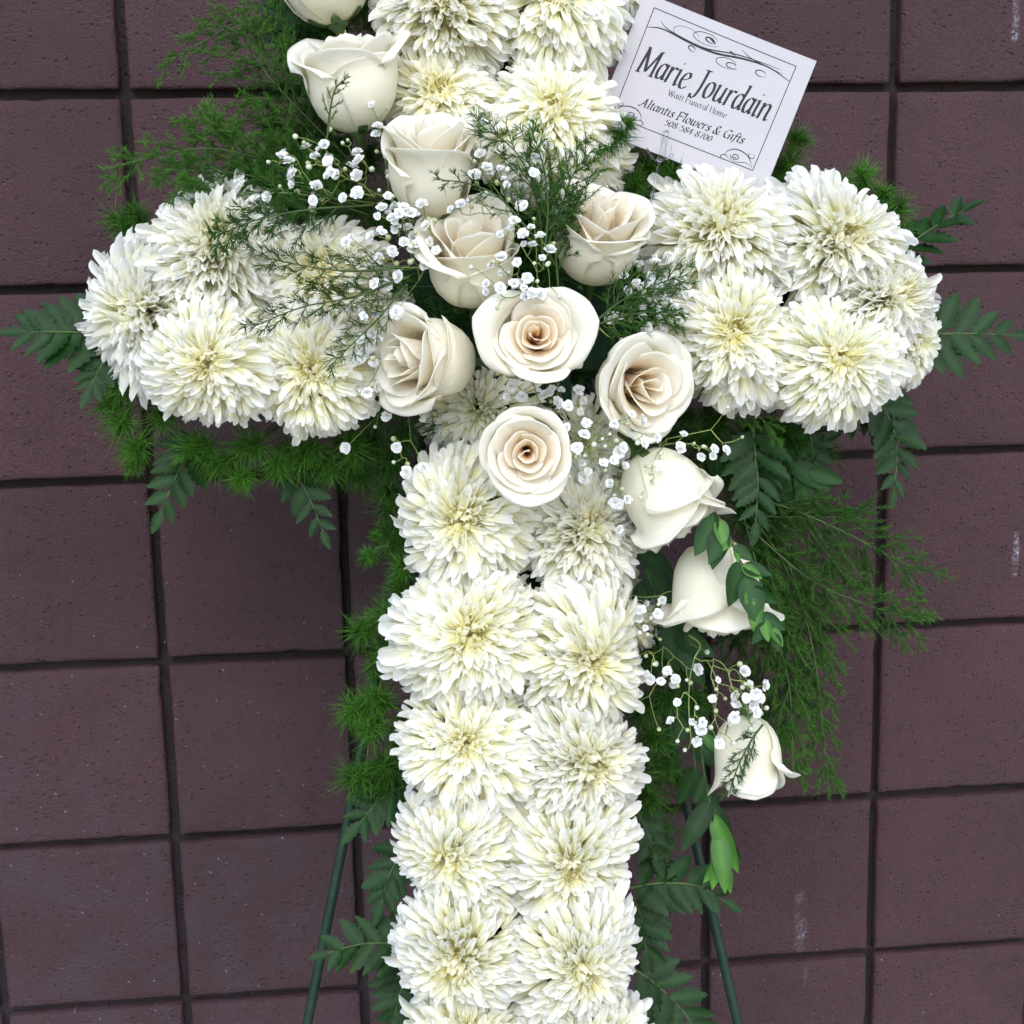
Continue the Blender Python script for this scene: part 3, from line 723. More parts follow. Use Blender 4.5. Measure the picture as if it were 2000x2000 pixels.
def spray(label, px, off0, off1, seed, nb=16, bl=110, nl=16, gap=5.0, droop=0.15, bright=0.5, ang=42, sub=3, dark=0.0, rad=0.00034, t0=0.12, name='fern_spray', group='feathery fern sprays', side3=0.35, dens=2):
    """airy plume: arching stem, alternate branches, twigs, fine needles. px: points of the main stem in the picture"""
    r = np.random.default_rng(seed + 300)
    K = len(px); P0 = np.array([at(x, y, off0 + (off1 - off0) * k / (K - 1)) for k, (x, y) in enumerate(px)])
    S = catmull(P0, 40); m = mpp(S[20]); T = nrm(np.gradient(S, axis=0))
    t = thing(name, label, 'fern', P0[0], group)
    st = Acc(); V, F, F3 = tube(S, np.linspace(0.0011, 0.0004, 40), 5); st.add(V, F, F3)
    NB, ND, NL_, NC = [], [], [], []

    def needle_line(Q, tipf, ln):
        Tq = nrm(np.gradient(Q, axis=0)); seg = np.linalg.norm(np.diff(Q, axis=0), axis=1).sum()
        n = int(max(4, int(seg / (gap * m))) * dens * 1.9)
        f = r.random(n); i = np.minimum((f * (len(Q) - 1)).astype(int), len(Q) - 2); u = (f * (len(Q) - 1) - i)[:, None]
        b = Q[i] * (1 - u) + Q[i + 1] * u; tt = Tq[i]
        rd = nrm(r.normal(0, 1, (n, 3)) * (RIGHT * 0 + 1)); rd = nrm(rd - tt * (rd * tt).sum(1, keepdims=True))
        d = nrm(tt * (1.0 + 0.6 * r.random((n, 1))) + rd * .85)
        NB.append(b); ND.append(d); NL_.append(1.25 * ln * m * (0.5 + 0.7 * r.random(n)) * (1 - 0.35 * f))
        c = mixc(GD, GM, r.random(n) * 1.3 - .1); c = mixc(c, GL, bright * (0.25 + 0.9 * f * tipf + 0.3 * r.normal(0, 1, n))); c = mixc(c, GY, bright * 0.5 * f ** 3 * tipf * r.random(n))
        NC.append(c * (1 - 0.45 * dark))

    for k in range(nb):
        f = t0 + (1 - t0) * (k + 0.5 * r.random()) / nb; i = min(38, int(f * 39)); tt = T[i]
        lat = nrm(np.cross(BACK, tt)) * (1 if k % 2 else -1)
        lat = nrm(lat + BACK * r.normal(0, side3))
        a = math.radians(ang + r.normal(0, 9)); d0 = nrm(tt * math.cos(a) + lat * math.sin(a))
        L = bl * m * (1.05 - 0.72 * f) * (0.7 + 0.5 * r.random())
        q = np.linspace(0, 1, 10)[:, None]
        Q = S[i] + d0 * L * q + (tt * 0.25 - np.array([0, 0, 1.0]) * droop + r.normal(0, .06, 3)) * L * q ** 2
        V, F, F3 = tube(Q, np.linspace(0.0005, 0.00025, 10), 4, False); st.add(V, F)
        if sub:
            for j in range(sub):
                g = 0.25 + 0.65 * (j + r.random() * .6) / sub; jj = min(8, int(g * 9)); tq = nrm(Q[jj + 1] - Q[jj])
                l2 = nrm(np.cross(BACK, tq)) * (1 if (j + k) % 2 else -1); d2 = nrm(tq * 0.85 + l2 * 0.7 + r.normal(0, .15, 3))
                Q2 = Q[jj] + d2 * L * 0.42 * (1 - 0.4 * g) * np.linspace(0, 1, 6)[:, None] - np.array([0, 0, 1.0]) * droop * .2 * L * np.linspace(0, 1, 6)[:, None] ** 2
                V, F, F3 = tube(Q2, 0.00025, 3, False); st.add(V, F)
                needle_line(Q2, 0.5 + 0.5 * f, nl)
        needle_line(Q, 0.4 + 0.6 * f, nl)
    needle_line(S[28:], 1.0, nl)
    st.build('stem', STEM, t, P0[0])
    V, F, F3, C = needles(np.vstack(NB), np.vstack(ND), np.concatenate(NL_), rad, r.normal(0, .12, (sum(map(len, NB)), 3)), np.vstack(NC))
    a = Acc(); a.add(V, F, F3, C); a.build('needles', NEEDLE, t, P0[0], stuff=True)
    return t


def leaflet_mesh(seed, serr, wid, n=13, drop=0.10, base=0.35):
    """lance-shaped leaf along +X, length 1, midrib creased, toothed edge, thin but with a real under-side curve"""
    r = np.random.default_rng(seed); v = np.linspace(0, 1, n)
    w_ = wid * np.sin(np.clip(v, 0, 1) ** 0.75 * PI) ** 0.8; w_[0] = wid * base; w_[-1] = 0.004
    V = []
    for k in range(n):
        tooth = 1 + serr * (1 if k % 2 else -1) * (0.4 + 0.6 * (k > 1))
        fw = serr * 0.05 * (k % 2)
        z = -drop * v[k] ** 2 * 1.2 + 0.006 * r.normal()
        cr = 0.22 * w_[k]
        V += [(v[k] + fw, -w_[k] * tooth, z + cr), (v[k], -w_[k] * .45, z + cr * .3), (v[k], 0, z), (v[k], w_[k] * .45, z + cr * .3), (v[k] + fw, w_[k] * tooth, z + cr)]
    V = np.array(V); s = np.abs(V[:, 1]) / wid
    C = mixc(np.array([0.020, 0.066, 0.013]), np.array([0.008, 0.034, 0.008]), s + 0.2 * r.random(len(V)))
    return mk('leaflet', V, grid_faces(n, 5), None, C)


FROND = [leaflet_mesh(k, 0.17, 0.22 + 0.02 * (k % 3)) for k in range(5)]
OVAL = [leaflet_mesh(40 + k, 0.0, 0.24, 9, 0.16, 0.12) for k in range(4)]
RUSC = [leaflet_mesh(60 + k, 0.0, 0.17, 10, 0.22, 0.15) for k in range(3)]
for m_ in FROND + OVAL + RUSC: m_.materials.append(LEAF)
LEAFY = petal_mat('young_leaf', 0.3, 0.35, 0.45, 260, 0.2, 0.2)


def brighten(ms, k, mat):
    out = []
    for m0 in ms:
        m = m0.copy(); n = len(m.vertices); a = np.zeros(n * 4, np.float32); m.color_attributes['tint'].data.foreach_get('color', a)
        a = a.reshape(-1, 4); a[:, :3] = a[:, :3] * np.array(k); m.color_attributes['tint'].data.foreach_set('color', a.ravel())
        m.materials.clear(); m.materials.append(mat); out.append(m)
    return out


OVAL_Y = brighten(OVAL, (5.0, 4.4, 1.6), LEAFY); OVAL_D = brighten(OVAL, (1.3, 1.35, 1.3), LEAF); RUSC_Y = brighten(RUSC, (4.2, 4.0, 1.6), LEAFY)


def leaf_at(me, name, base, d, L, normal, parent, origin, wscale=1.0):
    X = nrm(d); Z = nrm(normal - X * (normal @ X)); Y = np.cross(Z, X)
    M = np.eye(4); M[:3, 0] = X * L; M[:3, 1] = Y * L * wscale; M[:3, 2] = Z * L; M[:3, 3] = base - origin
    return obj(name, me, None, parent, Matrix(M.tolist()))


def frond(label, px, off0, off1, seed, n=9, ll=90, ang=58, tip=0.25, face=(0, 0.2, 1), t0=0.12, bulge=0.35):
    """leatherleaf fern: a stalk and toothed leaflets in two ranks"""
    r = np.random.default_rng(seed + 70); K = len(px)
    P0 = np.array([at(x, y, off0 + (off1 - off0) * k / (K - 1)) for k, (x, y) in enumerate(px)])
    S = catmull(P0, 30); T = nrm(np.gradient(S, axis=0)); m = mpp(S[15])
    t = thing('leatherleaf_fern', label, 'fern', P0[0], 'leatherleaf fern fronds')
    V, F, F3 = tube(S, np.linspace(0.0016, 0.0006, 30), 6); obj('stalk', mk('stalk', V - P0[0], F, F3), STEM, t)
    nv = idir(*face); n = max(4, int(n * 0.85))
    for k in range(n):
        for sd in (-1, 1):
            f = t0 + (1 - t0) * (k + (0.25 if sd > 0 else 0) + r.normal(0, .06)) / n
            f = min(max(f, 0), 0.99); i = min(29, int(f * 29))
            tt = T[i]; lat = nrm(np.cross(nv, tt)) * sd
            a = math.radians(ang - 18 * f + r.normal(0, 4)); d = tt * math.cos(a) + lat * math.sin(a)
            L = 1.12 * ll * m * ((1 - f) ** 0.8 * (1 - tip) + tip) * (1 - bulge * (1 - min(1, f * 4)) * .6) * (0.92 + .16 * r.random())
            leaf_at(FROND[r.integers(5)], 'leaflet', S[i], d + nv * r.normal(.02, .10), L, nv + r.normal(0, .18, 3), t, P0[0], 0.85 + .3 * r.random())
    leaf_at(FROND[0], 'leaflet', S[-2], T[-1], ll * m * tip * 1.5, nv, t, P0[0])
    return t


# --- leatherleaf fronds
frond('dark toothed fern frond sticking out past the left tip of the cross', [(215, 655), (160, 650), (100, 648), (42, 648)], -.01, .0, 1, n=6, ll=105, tip=.34, face=(0, .35, 1))
frond('small fern frond pointing down under the left tip of the cross', [(215, 690), (195, 720), (175, 760)], -.01, .0, 2, n=4, ll=62, tip=.5)
frond('dark fern frond drooping below the left arm, nearest the tip', [(385, 840), (365, 890), (340, 940), (312, 1005)], -.02, -.01, 3, n=7, ll=80, tip=.4, face=(.3, .3, .8))
frond('dark fern frond pointing down below the left arm, nearest the upright', [(560, 880), (585, 935), (610, 985), (632, 1042)], -.02, -.01, 4, n=7, ll=68, tip=.4, face=(-.2, .3, .9))
frond('blue-green fern frond rising behind the outer end of the right arm', [(1725, 520), (1775, 478), (1830, 440), (1882, 410)], -.02, .0, 5, n=6, ll=85, tip=.4, face=(-.3, .6, .7))
frond('broad dark fern frond sticking out past the right end of the cross', [(1795, 655), (1850, 652), (1910, 652), (1978, 655)], -.01, .0, 6, n=6, ll=100, tip=.36, face=(0, .2, 1), t0=.0)
frond('long fern frond hanging below the outer end of the right arm', [(1700, 770), (1735, 815), (1752, 880), (1745, 965)], -.01, .0, 7, n=9, ll=85, tip=.3, face=(.2, .3, .9))
frond('short fern frond spreading left under the outer end of the right arm', [(1755, 770), (1700, 800), (1640, 840)], -.02, -.01, 8, n=5, ll=62, tip=.5)
frond('glossy fern frond hanging straight down right of the head-down rose', [(1470, 830), (1475, 890), (1480, 950), (1475, 1030)], .02, .03, 9, n=8, ll=88, tip=.35, face=(.1, .4, .9))
frond('dark fern frond behind the lower upright, left of its fourth pair', [(800, 1530), (745, 1560), (700, 1610)], -.02, -.01, 10, n=6, ll=75, tip=.5, face=(-.2, .3, .9))
frond('fern frond hanging left of the lower upright beside the fifth pair', [(800, 1650), (765, 1700), (745, 1760)], -.02, -.01, 11, n=5, ll=68, tip=.55, face=(-.2, .3, .9))
frond('fern frond pointing left across the easel leg low on the upright', [(820, 1850), (760, 1842), (700, 1845), (638, 1862)], -.01, .0, 12, n=7, ll=92, tip=.32, face=(0, .4, .9))
frond('fern frond drooping at the foot of the upright on its left', [(810, 1880), (785, 1930), (770, 1990)], -.02, -.01, 13, n=6, ll=75, tip=.5)
frond('fern frond reaching right over the easel leg beside the fourth pair', [(1225, 1735), (1290, 1725), (1360, 1730), (1418, 1762)], -.01, .005, 14, n=8, ll=85, tip=.35, face=(-.1, .5, .8))
frond('fern frond hanging right of the upright under the reaching frond', [(1235, 1750), (1255, 1800), (1262, 1865)], -.02, -.01, 15, n=6, ll=80, tip=.5)
frond('fern frond at the lower right foot of the upright by the easel leg', [(1235, 1890), (1290, 1930), (1345, 1990), (1370, 2040)], -.01, .005, 16, n=8, ll=85, tip=.4, face=(0, .4, .9))
frond('short fern frond right of the upright beside the third pair', [(1235, 1570), (1262, 1620), (1280, 1670)], -.02, -.01, 17, n=5, ll=70, tip=.5)
frond('dark fern frond in the shadow below the right arm', [(1540, 800), (1580, 850), (1590, 920)], -.02, -.01, 18, n=6, ll=62, tip=.5)
frond('dark broad-leaved fern frond behind the top left rose', [(640, 100), (570, 70), (530, 10)], -.02, -.01, 19, n=6, ll=72, tip=.5)

# --- tufts of asparagus fern
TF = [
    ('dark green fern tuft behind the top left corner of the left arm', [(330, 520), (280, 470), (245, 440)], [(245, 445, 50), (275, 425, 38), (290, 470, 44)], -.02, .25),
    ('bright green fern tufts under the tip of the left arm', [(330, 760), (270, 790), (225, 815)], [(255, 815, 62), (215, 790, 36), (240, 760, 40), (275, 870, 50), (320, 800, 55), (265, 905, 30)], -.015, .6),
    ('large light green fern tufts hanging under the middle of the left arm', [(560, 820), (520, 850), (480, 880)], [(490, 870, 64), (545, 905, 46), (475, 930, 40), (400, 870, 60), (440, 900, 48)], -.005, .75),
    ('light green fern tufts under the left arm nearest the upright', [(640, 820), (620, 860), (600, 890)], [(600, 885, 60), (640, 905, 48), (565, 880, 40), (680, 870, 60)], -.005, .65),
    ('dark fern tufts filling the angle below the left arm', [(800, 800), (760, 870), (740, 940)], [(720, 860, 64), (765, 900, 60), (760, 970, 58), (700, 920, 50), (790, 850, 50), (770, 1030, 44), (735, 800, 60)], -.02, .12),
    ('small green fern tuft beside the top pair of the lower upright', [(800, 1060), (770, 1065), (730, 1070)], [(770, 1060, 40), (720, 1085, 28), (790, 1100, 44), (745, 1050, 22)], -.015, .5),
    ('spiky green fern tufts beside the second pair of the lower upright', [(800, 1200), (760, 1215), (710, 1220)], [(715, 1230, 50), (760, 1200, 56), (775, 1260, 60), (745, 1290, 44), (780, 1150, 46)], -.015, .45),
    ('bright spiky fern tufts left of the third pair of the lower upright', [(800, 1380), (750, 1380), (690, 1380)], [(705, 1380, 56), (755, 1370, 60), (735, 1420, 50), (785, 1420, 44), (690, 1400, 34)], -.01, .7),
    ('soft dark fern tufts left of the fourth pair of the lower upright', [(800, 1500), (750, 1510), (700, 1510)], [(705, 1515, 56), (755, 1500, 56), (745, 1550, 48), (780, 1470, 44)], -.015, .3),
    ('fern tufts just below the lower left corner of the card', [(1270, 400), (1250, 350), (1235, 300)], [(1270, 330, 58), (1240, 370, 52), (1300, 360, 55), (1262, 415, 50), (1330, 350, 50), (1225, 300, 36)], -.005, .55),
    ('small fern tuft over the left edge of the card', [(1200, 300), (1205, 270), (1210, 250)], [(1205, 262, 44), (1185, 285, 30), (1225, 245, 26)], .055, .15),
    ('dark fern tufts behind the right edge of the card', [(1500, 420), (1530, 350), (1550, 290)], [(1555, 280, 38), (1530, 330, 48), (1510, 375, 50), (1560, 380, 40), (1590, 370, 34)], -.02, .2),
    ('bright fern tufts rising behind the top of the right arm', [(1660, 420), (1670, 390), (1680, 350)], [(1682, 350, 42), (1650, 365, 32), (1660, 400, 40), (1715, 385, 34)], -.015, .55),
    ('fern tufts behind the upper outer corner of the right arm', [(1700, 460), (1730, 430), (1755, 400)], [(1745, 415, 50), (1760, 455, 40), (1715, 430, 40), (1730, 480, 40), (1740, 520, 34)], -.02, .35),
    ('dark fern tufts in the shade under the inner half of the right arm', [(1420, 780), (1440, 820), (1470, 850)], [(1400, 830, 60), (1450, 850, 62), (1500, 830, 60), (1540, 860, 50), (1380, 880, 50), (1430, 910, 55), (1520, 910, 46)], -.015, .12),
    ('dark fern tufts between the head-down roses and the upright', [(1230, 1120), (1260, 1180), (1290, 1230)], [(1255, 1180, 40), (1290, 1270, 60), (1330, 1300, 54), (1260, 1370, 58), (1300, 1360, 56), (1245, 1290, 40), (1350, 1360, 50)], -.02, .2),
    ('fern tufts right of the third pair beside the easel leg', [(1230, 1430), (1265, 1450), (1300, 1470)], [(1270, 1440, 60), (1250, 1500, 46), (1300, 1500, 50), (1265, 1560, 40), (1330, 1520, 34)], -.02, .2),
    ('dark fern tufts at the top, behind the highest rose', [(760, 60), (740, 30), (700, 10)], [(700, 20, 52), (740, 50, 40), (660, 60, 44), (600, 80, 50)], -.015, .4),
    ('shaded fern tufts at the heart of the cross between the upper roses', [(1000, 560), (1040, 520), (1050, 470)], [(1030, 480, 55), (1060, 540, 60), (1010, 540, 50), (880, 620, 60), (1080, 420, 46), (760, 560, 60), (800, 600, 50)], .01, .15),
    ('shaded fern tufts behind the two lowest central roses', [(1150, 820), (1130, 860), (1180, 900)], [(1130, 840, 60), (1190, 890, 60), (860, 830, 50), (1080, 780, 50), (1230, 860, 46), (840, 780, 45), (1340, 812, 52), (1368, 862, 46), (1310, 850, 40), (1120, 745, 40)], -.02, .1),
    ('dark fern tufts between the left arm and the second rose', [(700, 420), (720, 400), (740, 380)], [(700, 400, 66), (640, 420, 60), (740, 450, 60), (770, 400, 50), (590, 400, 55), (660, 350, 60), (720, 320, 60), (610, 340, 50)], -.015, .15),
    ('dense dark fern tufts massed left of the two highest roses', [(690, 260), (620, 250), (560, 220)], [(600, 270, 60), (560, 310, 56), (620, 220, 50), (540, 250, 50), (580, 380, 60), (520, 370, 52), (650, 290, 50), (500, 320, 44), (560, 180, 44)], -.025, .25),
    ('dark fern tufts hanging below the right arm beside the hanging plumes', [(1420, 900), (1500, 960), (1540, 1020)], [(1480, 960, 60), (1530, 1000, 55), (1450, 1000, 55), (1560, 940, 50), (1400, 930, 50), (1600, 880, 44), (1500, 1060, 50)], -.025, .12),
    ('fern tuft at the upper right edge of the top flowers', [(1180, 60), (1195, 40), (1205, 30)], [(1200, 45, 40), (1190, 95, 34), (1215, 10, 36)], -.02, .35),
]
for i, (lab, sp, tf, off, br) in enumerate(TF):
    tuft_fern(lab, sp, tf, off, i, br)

# --- feathery sprays
spray('airy fern plume sweeping up and left from the top roses', [(700, 330), (600, 230), (510, 130), (460, 30)], .0, .03, 1, nb=18, bl=170, nl=17, bright=.55, droop=.25)
spray('airy fern plume reaching far left over the wall beside the second rose', [(720, 400), (560, 330), (400, 290), (200, 330)], .0, .05, 2, nb=20, bl=150, nl=17, bright=.65, droop=.10)
spray('fern plume spreading left just above the left arm', [(720, 420), (600, 380), (470, 340), (300, 330)], .01, .05, 3, nb=20, bl=120, nl=18, bright=.45, droop=.12)
spray('loose fern plume drooping over the top of the left arm', [(730, 400), (600, 410), (500, 430), (415, 465)], .07, .12, 4, nb=16, bl=100, nl=18, bright=.2, droop=.15, dark=.2)
spray('fern plume rising along the left side of the highest rose', [(640, 300), (560, 200), (530, 100), (560, -40)], .0, .03, 5, nb=16, bl=120, nl=16, bright=.6, droop=.05)
spray('thin fern plume hanging in the corner at top left', [(560, 60), (480, 40), (400, 80), (310, 130)], .0, .03, 6, nb=12, bl=85, nl=15, bright=.6, droop=.2, sub=2)
spray('grassy fern plume at the very top between rose and chrysanthemums', [(640, 210), (690, 90), (720, 30), (740, -40)], -.01, .02, 7, nb=14, bl=100, nl=16, bright=.7, droop=.0)
spray('bright fern plume fanning left behind the baby\'s breath', [(720, 400), (590, 350), (470, 300), (380, 230)], -.01, .03, 32, nb=22, bl=120, nl=20, bright=.7, droop=.05)
spray('fern plume curling down over the upper left of the left arm', [(700, 400), (560, 370), (440, 385), (350, 370)], .03, .06, 33, nb=20, bl=95, nl=20, bright=.55, droop=.15)
spray('fine dark fern strands lying across the left arm toward the left', [(800, 520), (700, 530), (600, 520), (505, 500)], .10, .13, 8, nb=15, bl=95, nl=23, gap=7, bright=.15, dark=.25, sub=2, dens=1.3, rad=.00032, droop=.0)
spray('fine dark fern strands lying across the left arm toward lower left', [(800, 540), (690, 580), (590, 600), (490, 640)], .10, .13, 9, nb=15, bl=90, nl=23, gap=7, bright=.15, dark=.25, sub=2, dens=1.3, rad=.00032, droop=.0)
spray('short dark fern strands over the inner end of the left arm', [(790, 560), (740, 620), (690, 670), (640, 720)], .09, .12, 10, nb=12, bl=70, nl=23, gap=7, bright=.2, dark=.2, sub=1, dens=1.3, rad=.00032, droop=.0)
spray('green fern plume spread over the flower left of the card', [(1060, 500), (1050, 400), (1010, 300), (925, 235)], .10, .13, 11, nb=15, bl=95, nl=23, gap=6, bright=.4, sub=2, dens=1.3, rad=.00032, droop=.0)
spray('upright fern plume over the flower left of the card', [(1065, 480), (1070, 400), (1060, 320), (1035, 245)], .11, .14, 12, nb=13, bl=85, nl=23, gap=6, bright=.4, sub=2, dens=1.3, rad=.00032, droop=.0)
spray('fern plume leaning right toward the card over white petals', [(1065, 490), (1095, 410), (1120, 340), (1160, 290)], .10, .13, 13, nb=13, bl=85, nl=17, gap=6, bright=.45, sub=2, dens=2, droop=.0)
spray('fern plume reaching left over the second rose', [(1040, 460), (980, 390), (920, 360), (850, 350)], .12, .15, 14, nb=11, bl=65, nl=14, gap=7, bright=.2, sub=1, dens=1.3, rad=.00032, droop=.0)
spray('dense green fern plume beside the rose next to the right arm', [(1090, 560), (1085, 480), (1090, 420), (1110, 370)], .09, .11, 15, nb=16, bl=80, nl=17, gap=5, bright=.45, sub=2, droop=.0)
spray('fine dark fern strands reaching right over the baby\'s breath by the right arm', [(1150, 640), (1210, 590), (1270, 560), (1345, 535)], .10, .13, 16, nb=14, bl=85, nl=23, gap=6, bright=.25, sub=2, dens=1.3, rad=.00032, droop=.0)
spray('fern plume spreading right below the rose next to the right arm', [(1150, 640), (1210, 620), (1270, 610), (1330, 625)], .10, .12, 17, nb=13, bl=75, nl=16, gap=5, bright=.35, sub=2, droop=.05)
spray('small fern sprig laid up against the highest rose', [(640, 262), (645, 215), (655, 175), (680, 150)], .11, .125, 18, nb=8, bl=34, nl=11, gap=7, bright=.2, sub=0, dens=2, droop=.0, rad=.0003)
spray('dark airy fern plume sweeping right below the right arm', [(1440, 960), (1560, 1000), (1670, 1050), (1800, 1120)], -.01, .03, 19, nb=20, bl=165, nl=17, bright=.35, dark=.25, droop=.15)
spray('airy fern plume hanging down at right below the head-down roses', [(1450, 980), (1540, 1120), (1590, 1280), (1620, 1560)], -.01, .03, 20, nb=24, bl=150, nl=18, bright=.5, dark=.05, droop=.3)
spray('dense green fern plume trailing down beside the leafy sprig', [(1450, 1000), (1490, 1150), (1540, 1330), (1550, 1520)], .0, .03, 21, nb=24, bl=120, nl=18, bright=.55, droop=.3)
spray('long airy fern plume reaching out to the right edge of the arrangement', [(1450, 1020), (1580, 1130), (1690, 1180), (1800, 1215)], .0, .04, 22, nb=18, bl=140, nl=17, bright=.5, droop=.25, dark=.1)
spray('soft green fern plume filling the space right of the leafy sprig', [(1440, 1000), (1510, 1100), (1560, 1210), (1580, 1380)], -.02, .01, 41, nb=26, bl=120, nl=20, bright=.45, droop=.3, dark=.1)
spray('soft dark fern plume above the lowest rose', [(1400, 1080), (1450, 1200), (1500, 1320), (1520, 1440)], -.03, .0, 42, nb=24, bl=110, nl=20, bright=.3, droop=.25, dark=.2)
spray('dark fern plume behind the bell-shaped rose', [(1400, 930), (1470, 1000), (1550, 1010), (1660, 1010)], -.02, .01, 23, nb=18, bl=120, nl=17, bright=.25, dark=.35, droop=.2)
spray('small fern sprig trailing over the lowest rose', [(1490, 1415), (1465, 1450), (1440, 1500), (1425, 1550)], .085, .095, 24, nb=13, bl=52, nl=14, gap=6, bright=.25, sub=1, dens=2, droop=.0, rad=.0003)
spray('bright fern shoot pointing right under the inner right arm', [(1390, 790), (1440, 800), (1490, 820), (1525, 870)], .03, .05, 25, nb=10, bl=50, nl=15, gap=4, bright=.6, sub=0, droop=.1)
spray('dark wispy fern plume low beside the lower right easel leg', [(1260, 1480), (1275, 1560), (1290, 1620), (1285, 1680)], -.03, -.01, 26, nb=12, bl=60, nl=15, bright=.15, dark=.3, droop=.1)


# --- leafy sprigs
def sprig(label, name, px, off0, off1, leaves, seed, stem_mat):
    """leaves: (along 0-1, dx, dy in px, length px, mesh list, tilt)"""
    r = np.random.default_rng(seed); K = len(px)
    P0 = np.array([at(x, y, off0 + (off1 - off0) * k / (K - 1)) for k, (x, y) in enumerate(px)])
    S = catmull(P0, 30); m = mpp(S[15]); t = thing(name, label, 'leaf sprig', P0[0])
    V, F, F3 = tube(S, np.linspace(0.0016, 0.0008, 30), 6); obj('stem', mk('stem', V - P0[0], F, F3), stem_mat, t)
    for (f, dx, dy, L, ms, tilt) in leaves:
        i = min(29, int(f * 29)); d = nrm(RIGHT * dx - UP * dy + BACK * (0.25 + tilt))
        leaf_at(ms[r.integers(len(ms))], 'leaf', S[i] + BACK * .001, d, L * m, BACK + UP * .25 + r.normal(0, .22, 3), t, P0[0], 0.95 + .2 * r.random())
    return t


sprig('small-leaved green sprig hanging in front of the bell-shaped rose', 'boxwood_sprig', [(1395, 1000), (1425, 1050), (1455, 1120), (1485, 1195), (1510, 1235)], .10, .125,
      [(.02, -.2, .9, 62, OVAL_D, 0), (.05, -.5, .9, 90, OVAL_D, 0), (.10, .15, .9, 60, OVAL_Y, .2), (.16, -.3, 1, 88, OVAL_D, 0), (.24, -.6, .9, 72, OVAL_D, 0), (.30, -.55, .5, 30, OVAL_Y, .3),
       (.33, .6, .5, 48, OVAL_D, .1), (.36, .1, .6, 30, OVAL_Y, .4), (.42, -.2, 1, 92, OVAL_D, 0), (.46, .7, .45, 46, OVAL_Y, .2), (.48, .8, .2, 60, OVAL_D, 0), (.52, .2, .9, 96, OVAL_D, .1), (.60, .9, .6, 62, OVAL_D, .1), (.62, -.1, 1, 52, OVAL_Y, .2),
       (.70, -.2, 1, 55, OVAL_Y, .1), (.78, .8, .6, 56, OVAL_D, .1), (.86, .05, 1, 44, OVAL_Y, .3), (.88, -.6, .9, 50, OVAL_D, 0), (.95, .6, .8, 44, OVAL_Y, .1), (1, .3, 1, 40, OVAL_D, 0)], 3, WOODSTEM)
sprig('drooping sprig of long green leaves below the lowest rose by the easel leg', 'ruscus_sprig', [(1370, 1400), (1372, 1480), (1385, 1560), (1405, 1640), (1412, 1690)], .02, .035,
      [(.02, .5, .9, 70, RUSC, 0), (.12, .7, .6, 80, RUSC_Y, .1), (.2, .8, .8, 90, RUSC, 0), (.35, -.3, .9, 60, RUSC, 0), (.55, -.55, .85, 110, RUSC, 0), (.55, .5, .85, 92, RUSC, -.1), (.62, .35, .95, 120, RUSC_Y, .1), (.70, .1, 1, 115, RUSC_Y, .25), (.72, .6, .8, 72, RUSC, 0), (.9, -.6, .8, 62, RUSC_Y, .2), (.95, .25, 1, 66, RUSC_Y, .1), (.80, -.2, 1, 84, RUSC_Y, .2)], 5, STEM)
sprig('dark broad rose leaves in the shadow beside the upright, left of the bell-shaped rose', 'rose_foliage', [(1240, 1060), (1265, 1120), (1290, 1190), (1330, 1260)], -.01, .01,
      [(.1, .7, .5, 90, OVAL_D, -.1), (.3, .6, .8, 100, OVAL_D, -.1), (.4, -.4, .9, 80, OVAL_D, -.1), (.6, .7, .6, 110, OVAL_D, -.1), (.8, .2, 1, 95, OVAL_D, -.1), (.9, .8, .4, 90, OVAL_D, -.1), (1, .5, .9, 90, OVAL_D, -.1)], 7, STEM)
sprig('dark broad leaves in the shadow below the inner right arm', 'rose_foliage', [(1380, 860), (1440, 900), (1520, 900), (1580, 920)], -.02, -.01,
      [(.1, .3, .9, 90, OVAL_D, -.1), (.3, .9, .2, 90, OVAL_D, -.1), (.4, .2, 1, 110, OVAL_D, -.1), (.6, .4, 1, 100, OVAL_D, -.1), (.8, .8, .5, 90, OVAL_D, -.1), (.9, .2, 1, 85, OVAL_D, -.1), (1, .9, .3, 70, OVAL_D, -.1)], 8, STEM)
sprig('dark leaves behind the lowest rose and the easel leg', 'rose_foliage', [(1330, 1330), (1350, 1420), (1360, 1520), (1370, 1600)], -.02, -.01,
      [(.1, .5, .9, 100, OVAL_D, -.1), (.25, -.6, .9, 90, OVAL_D, -.1), (.4, .6, .8, 90, OVAL_D, -.1), (.6, -.4, 1, 80, OVAL_D, -.1), (.7, .5, .9, 90, OVAL_D, -.1)], 9, STEM)
sprig('dark leaves behind the fern plumes left of the second rose', 'rose_foliage', [(690, 260), (640, 320), (590, 360), (540, 380)], -.02, -.01,
      [(.05, -.5, .7, 90, OVAL_D, -.1), (.2, -.8, -.3, 95, OVAL_D, -.1), (.35, -.4, .9, 90, OVAL_D, -.1), (.5, -.8, -.4, 90, OVAL_D, -.1), (.7, -.7, .6, 80, OVAL_D, -.1), (1, -1, .1, 70, OVAL_D, -.1)], 10, STEM)

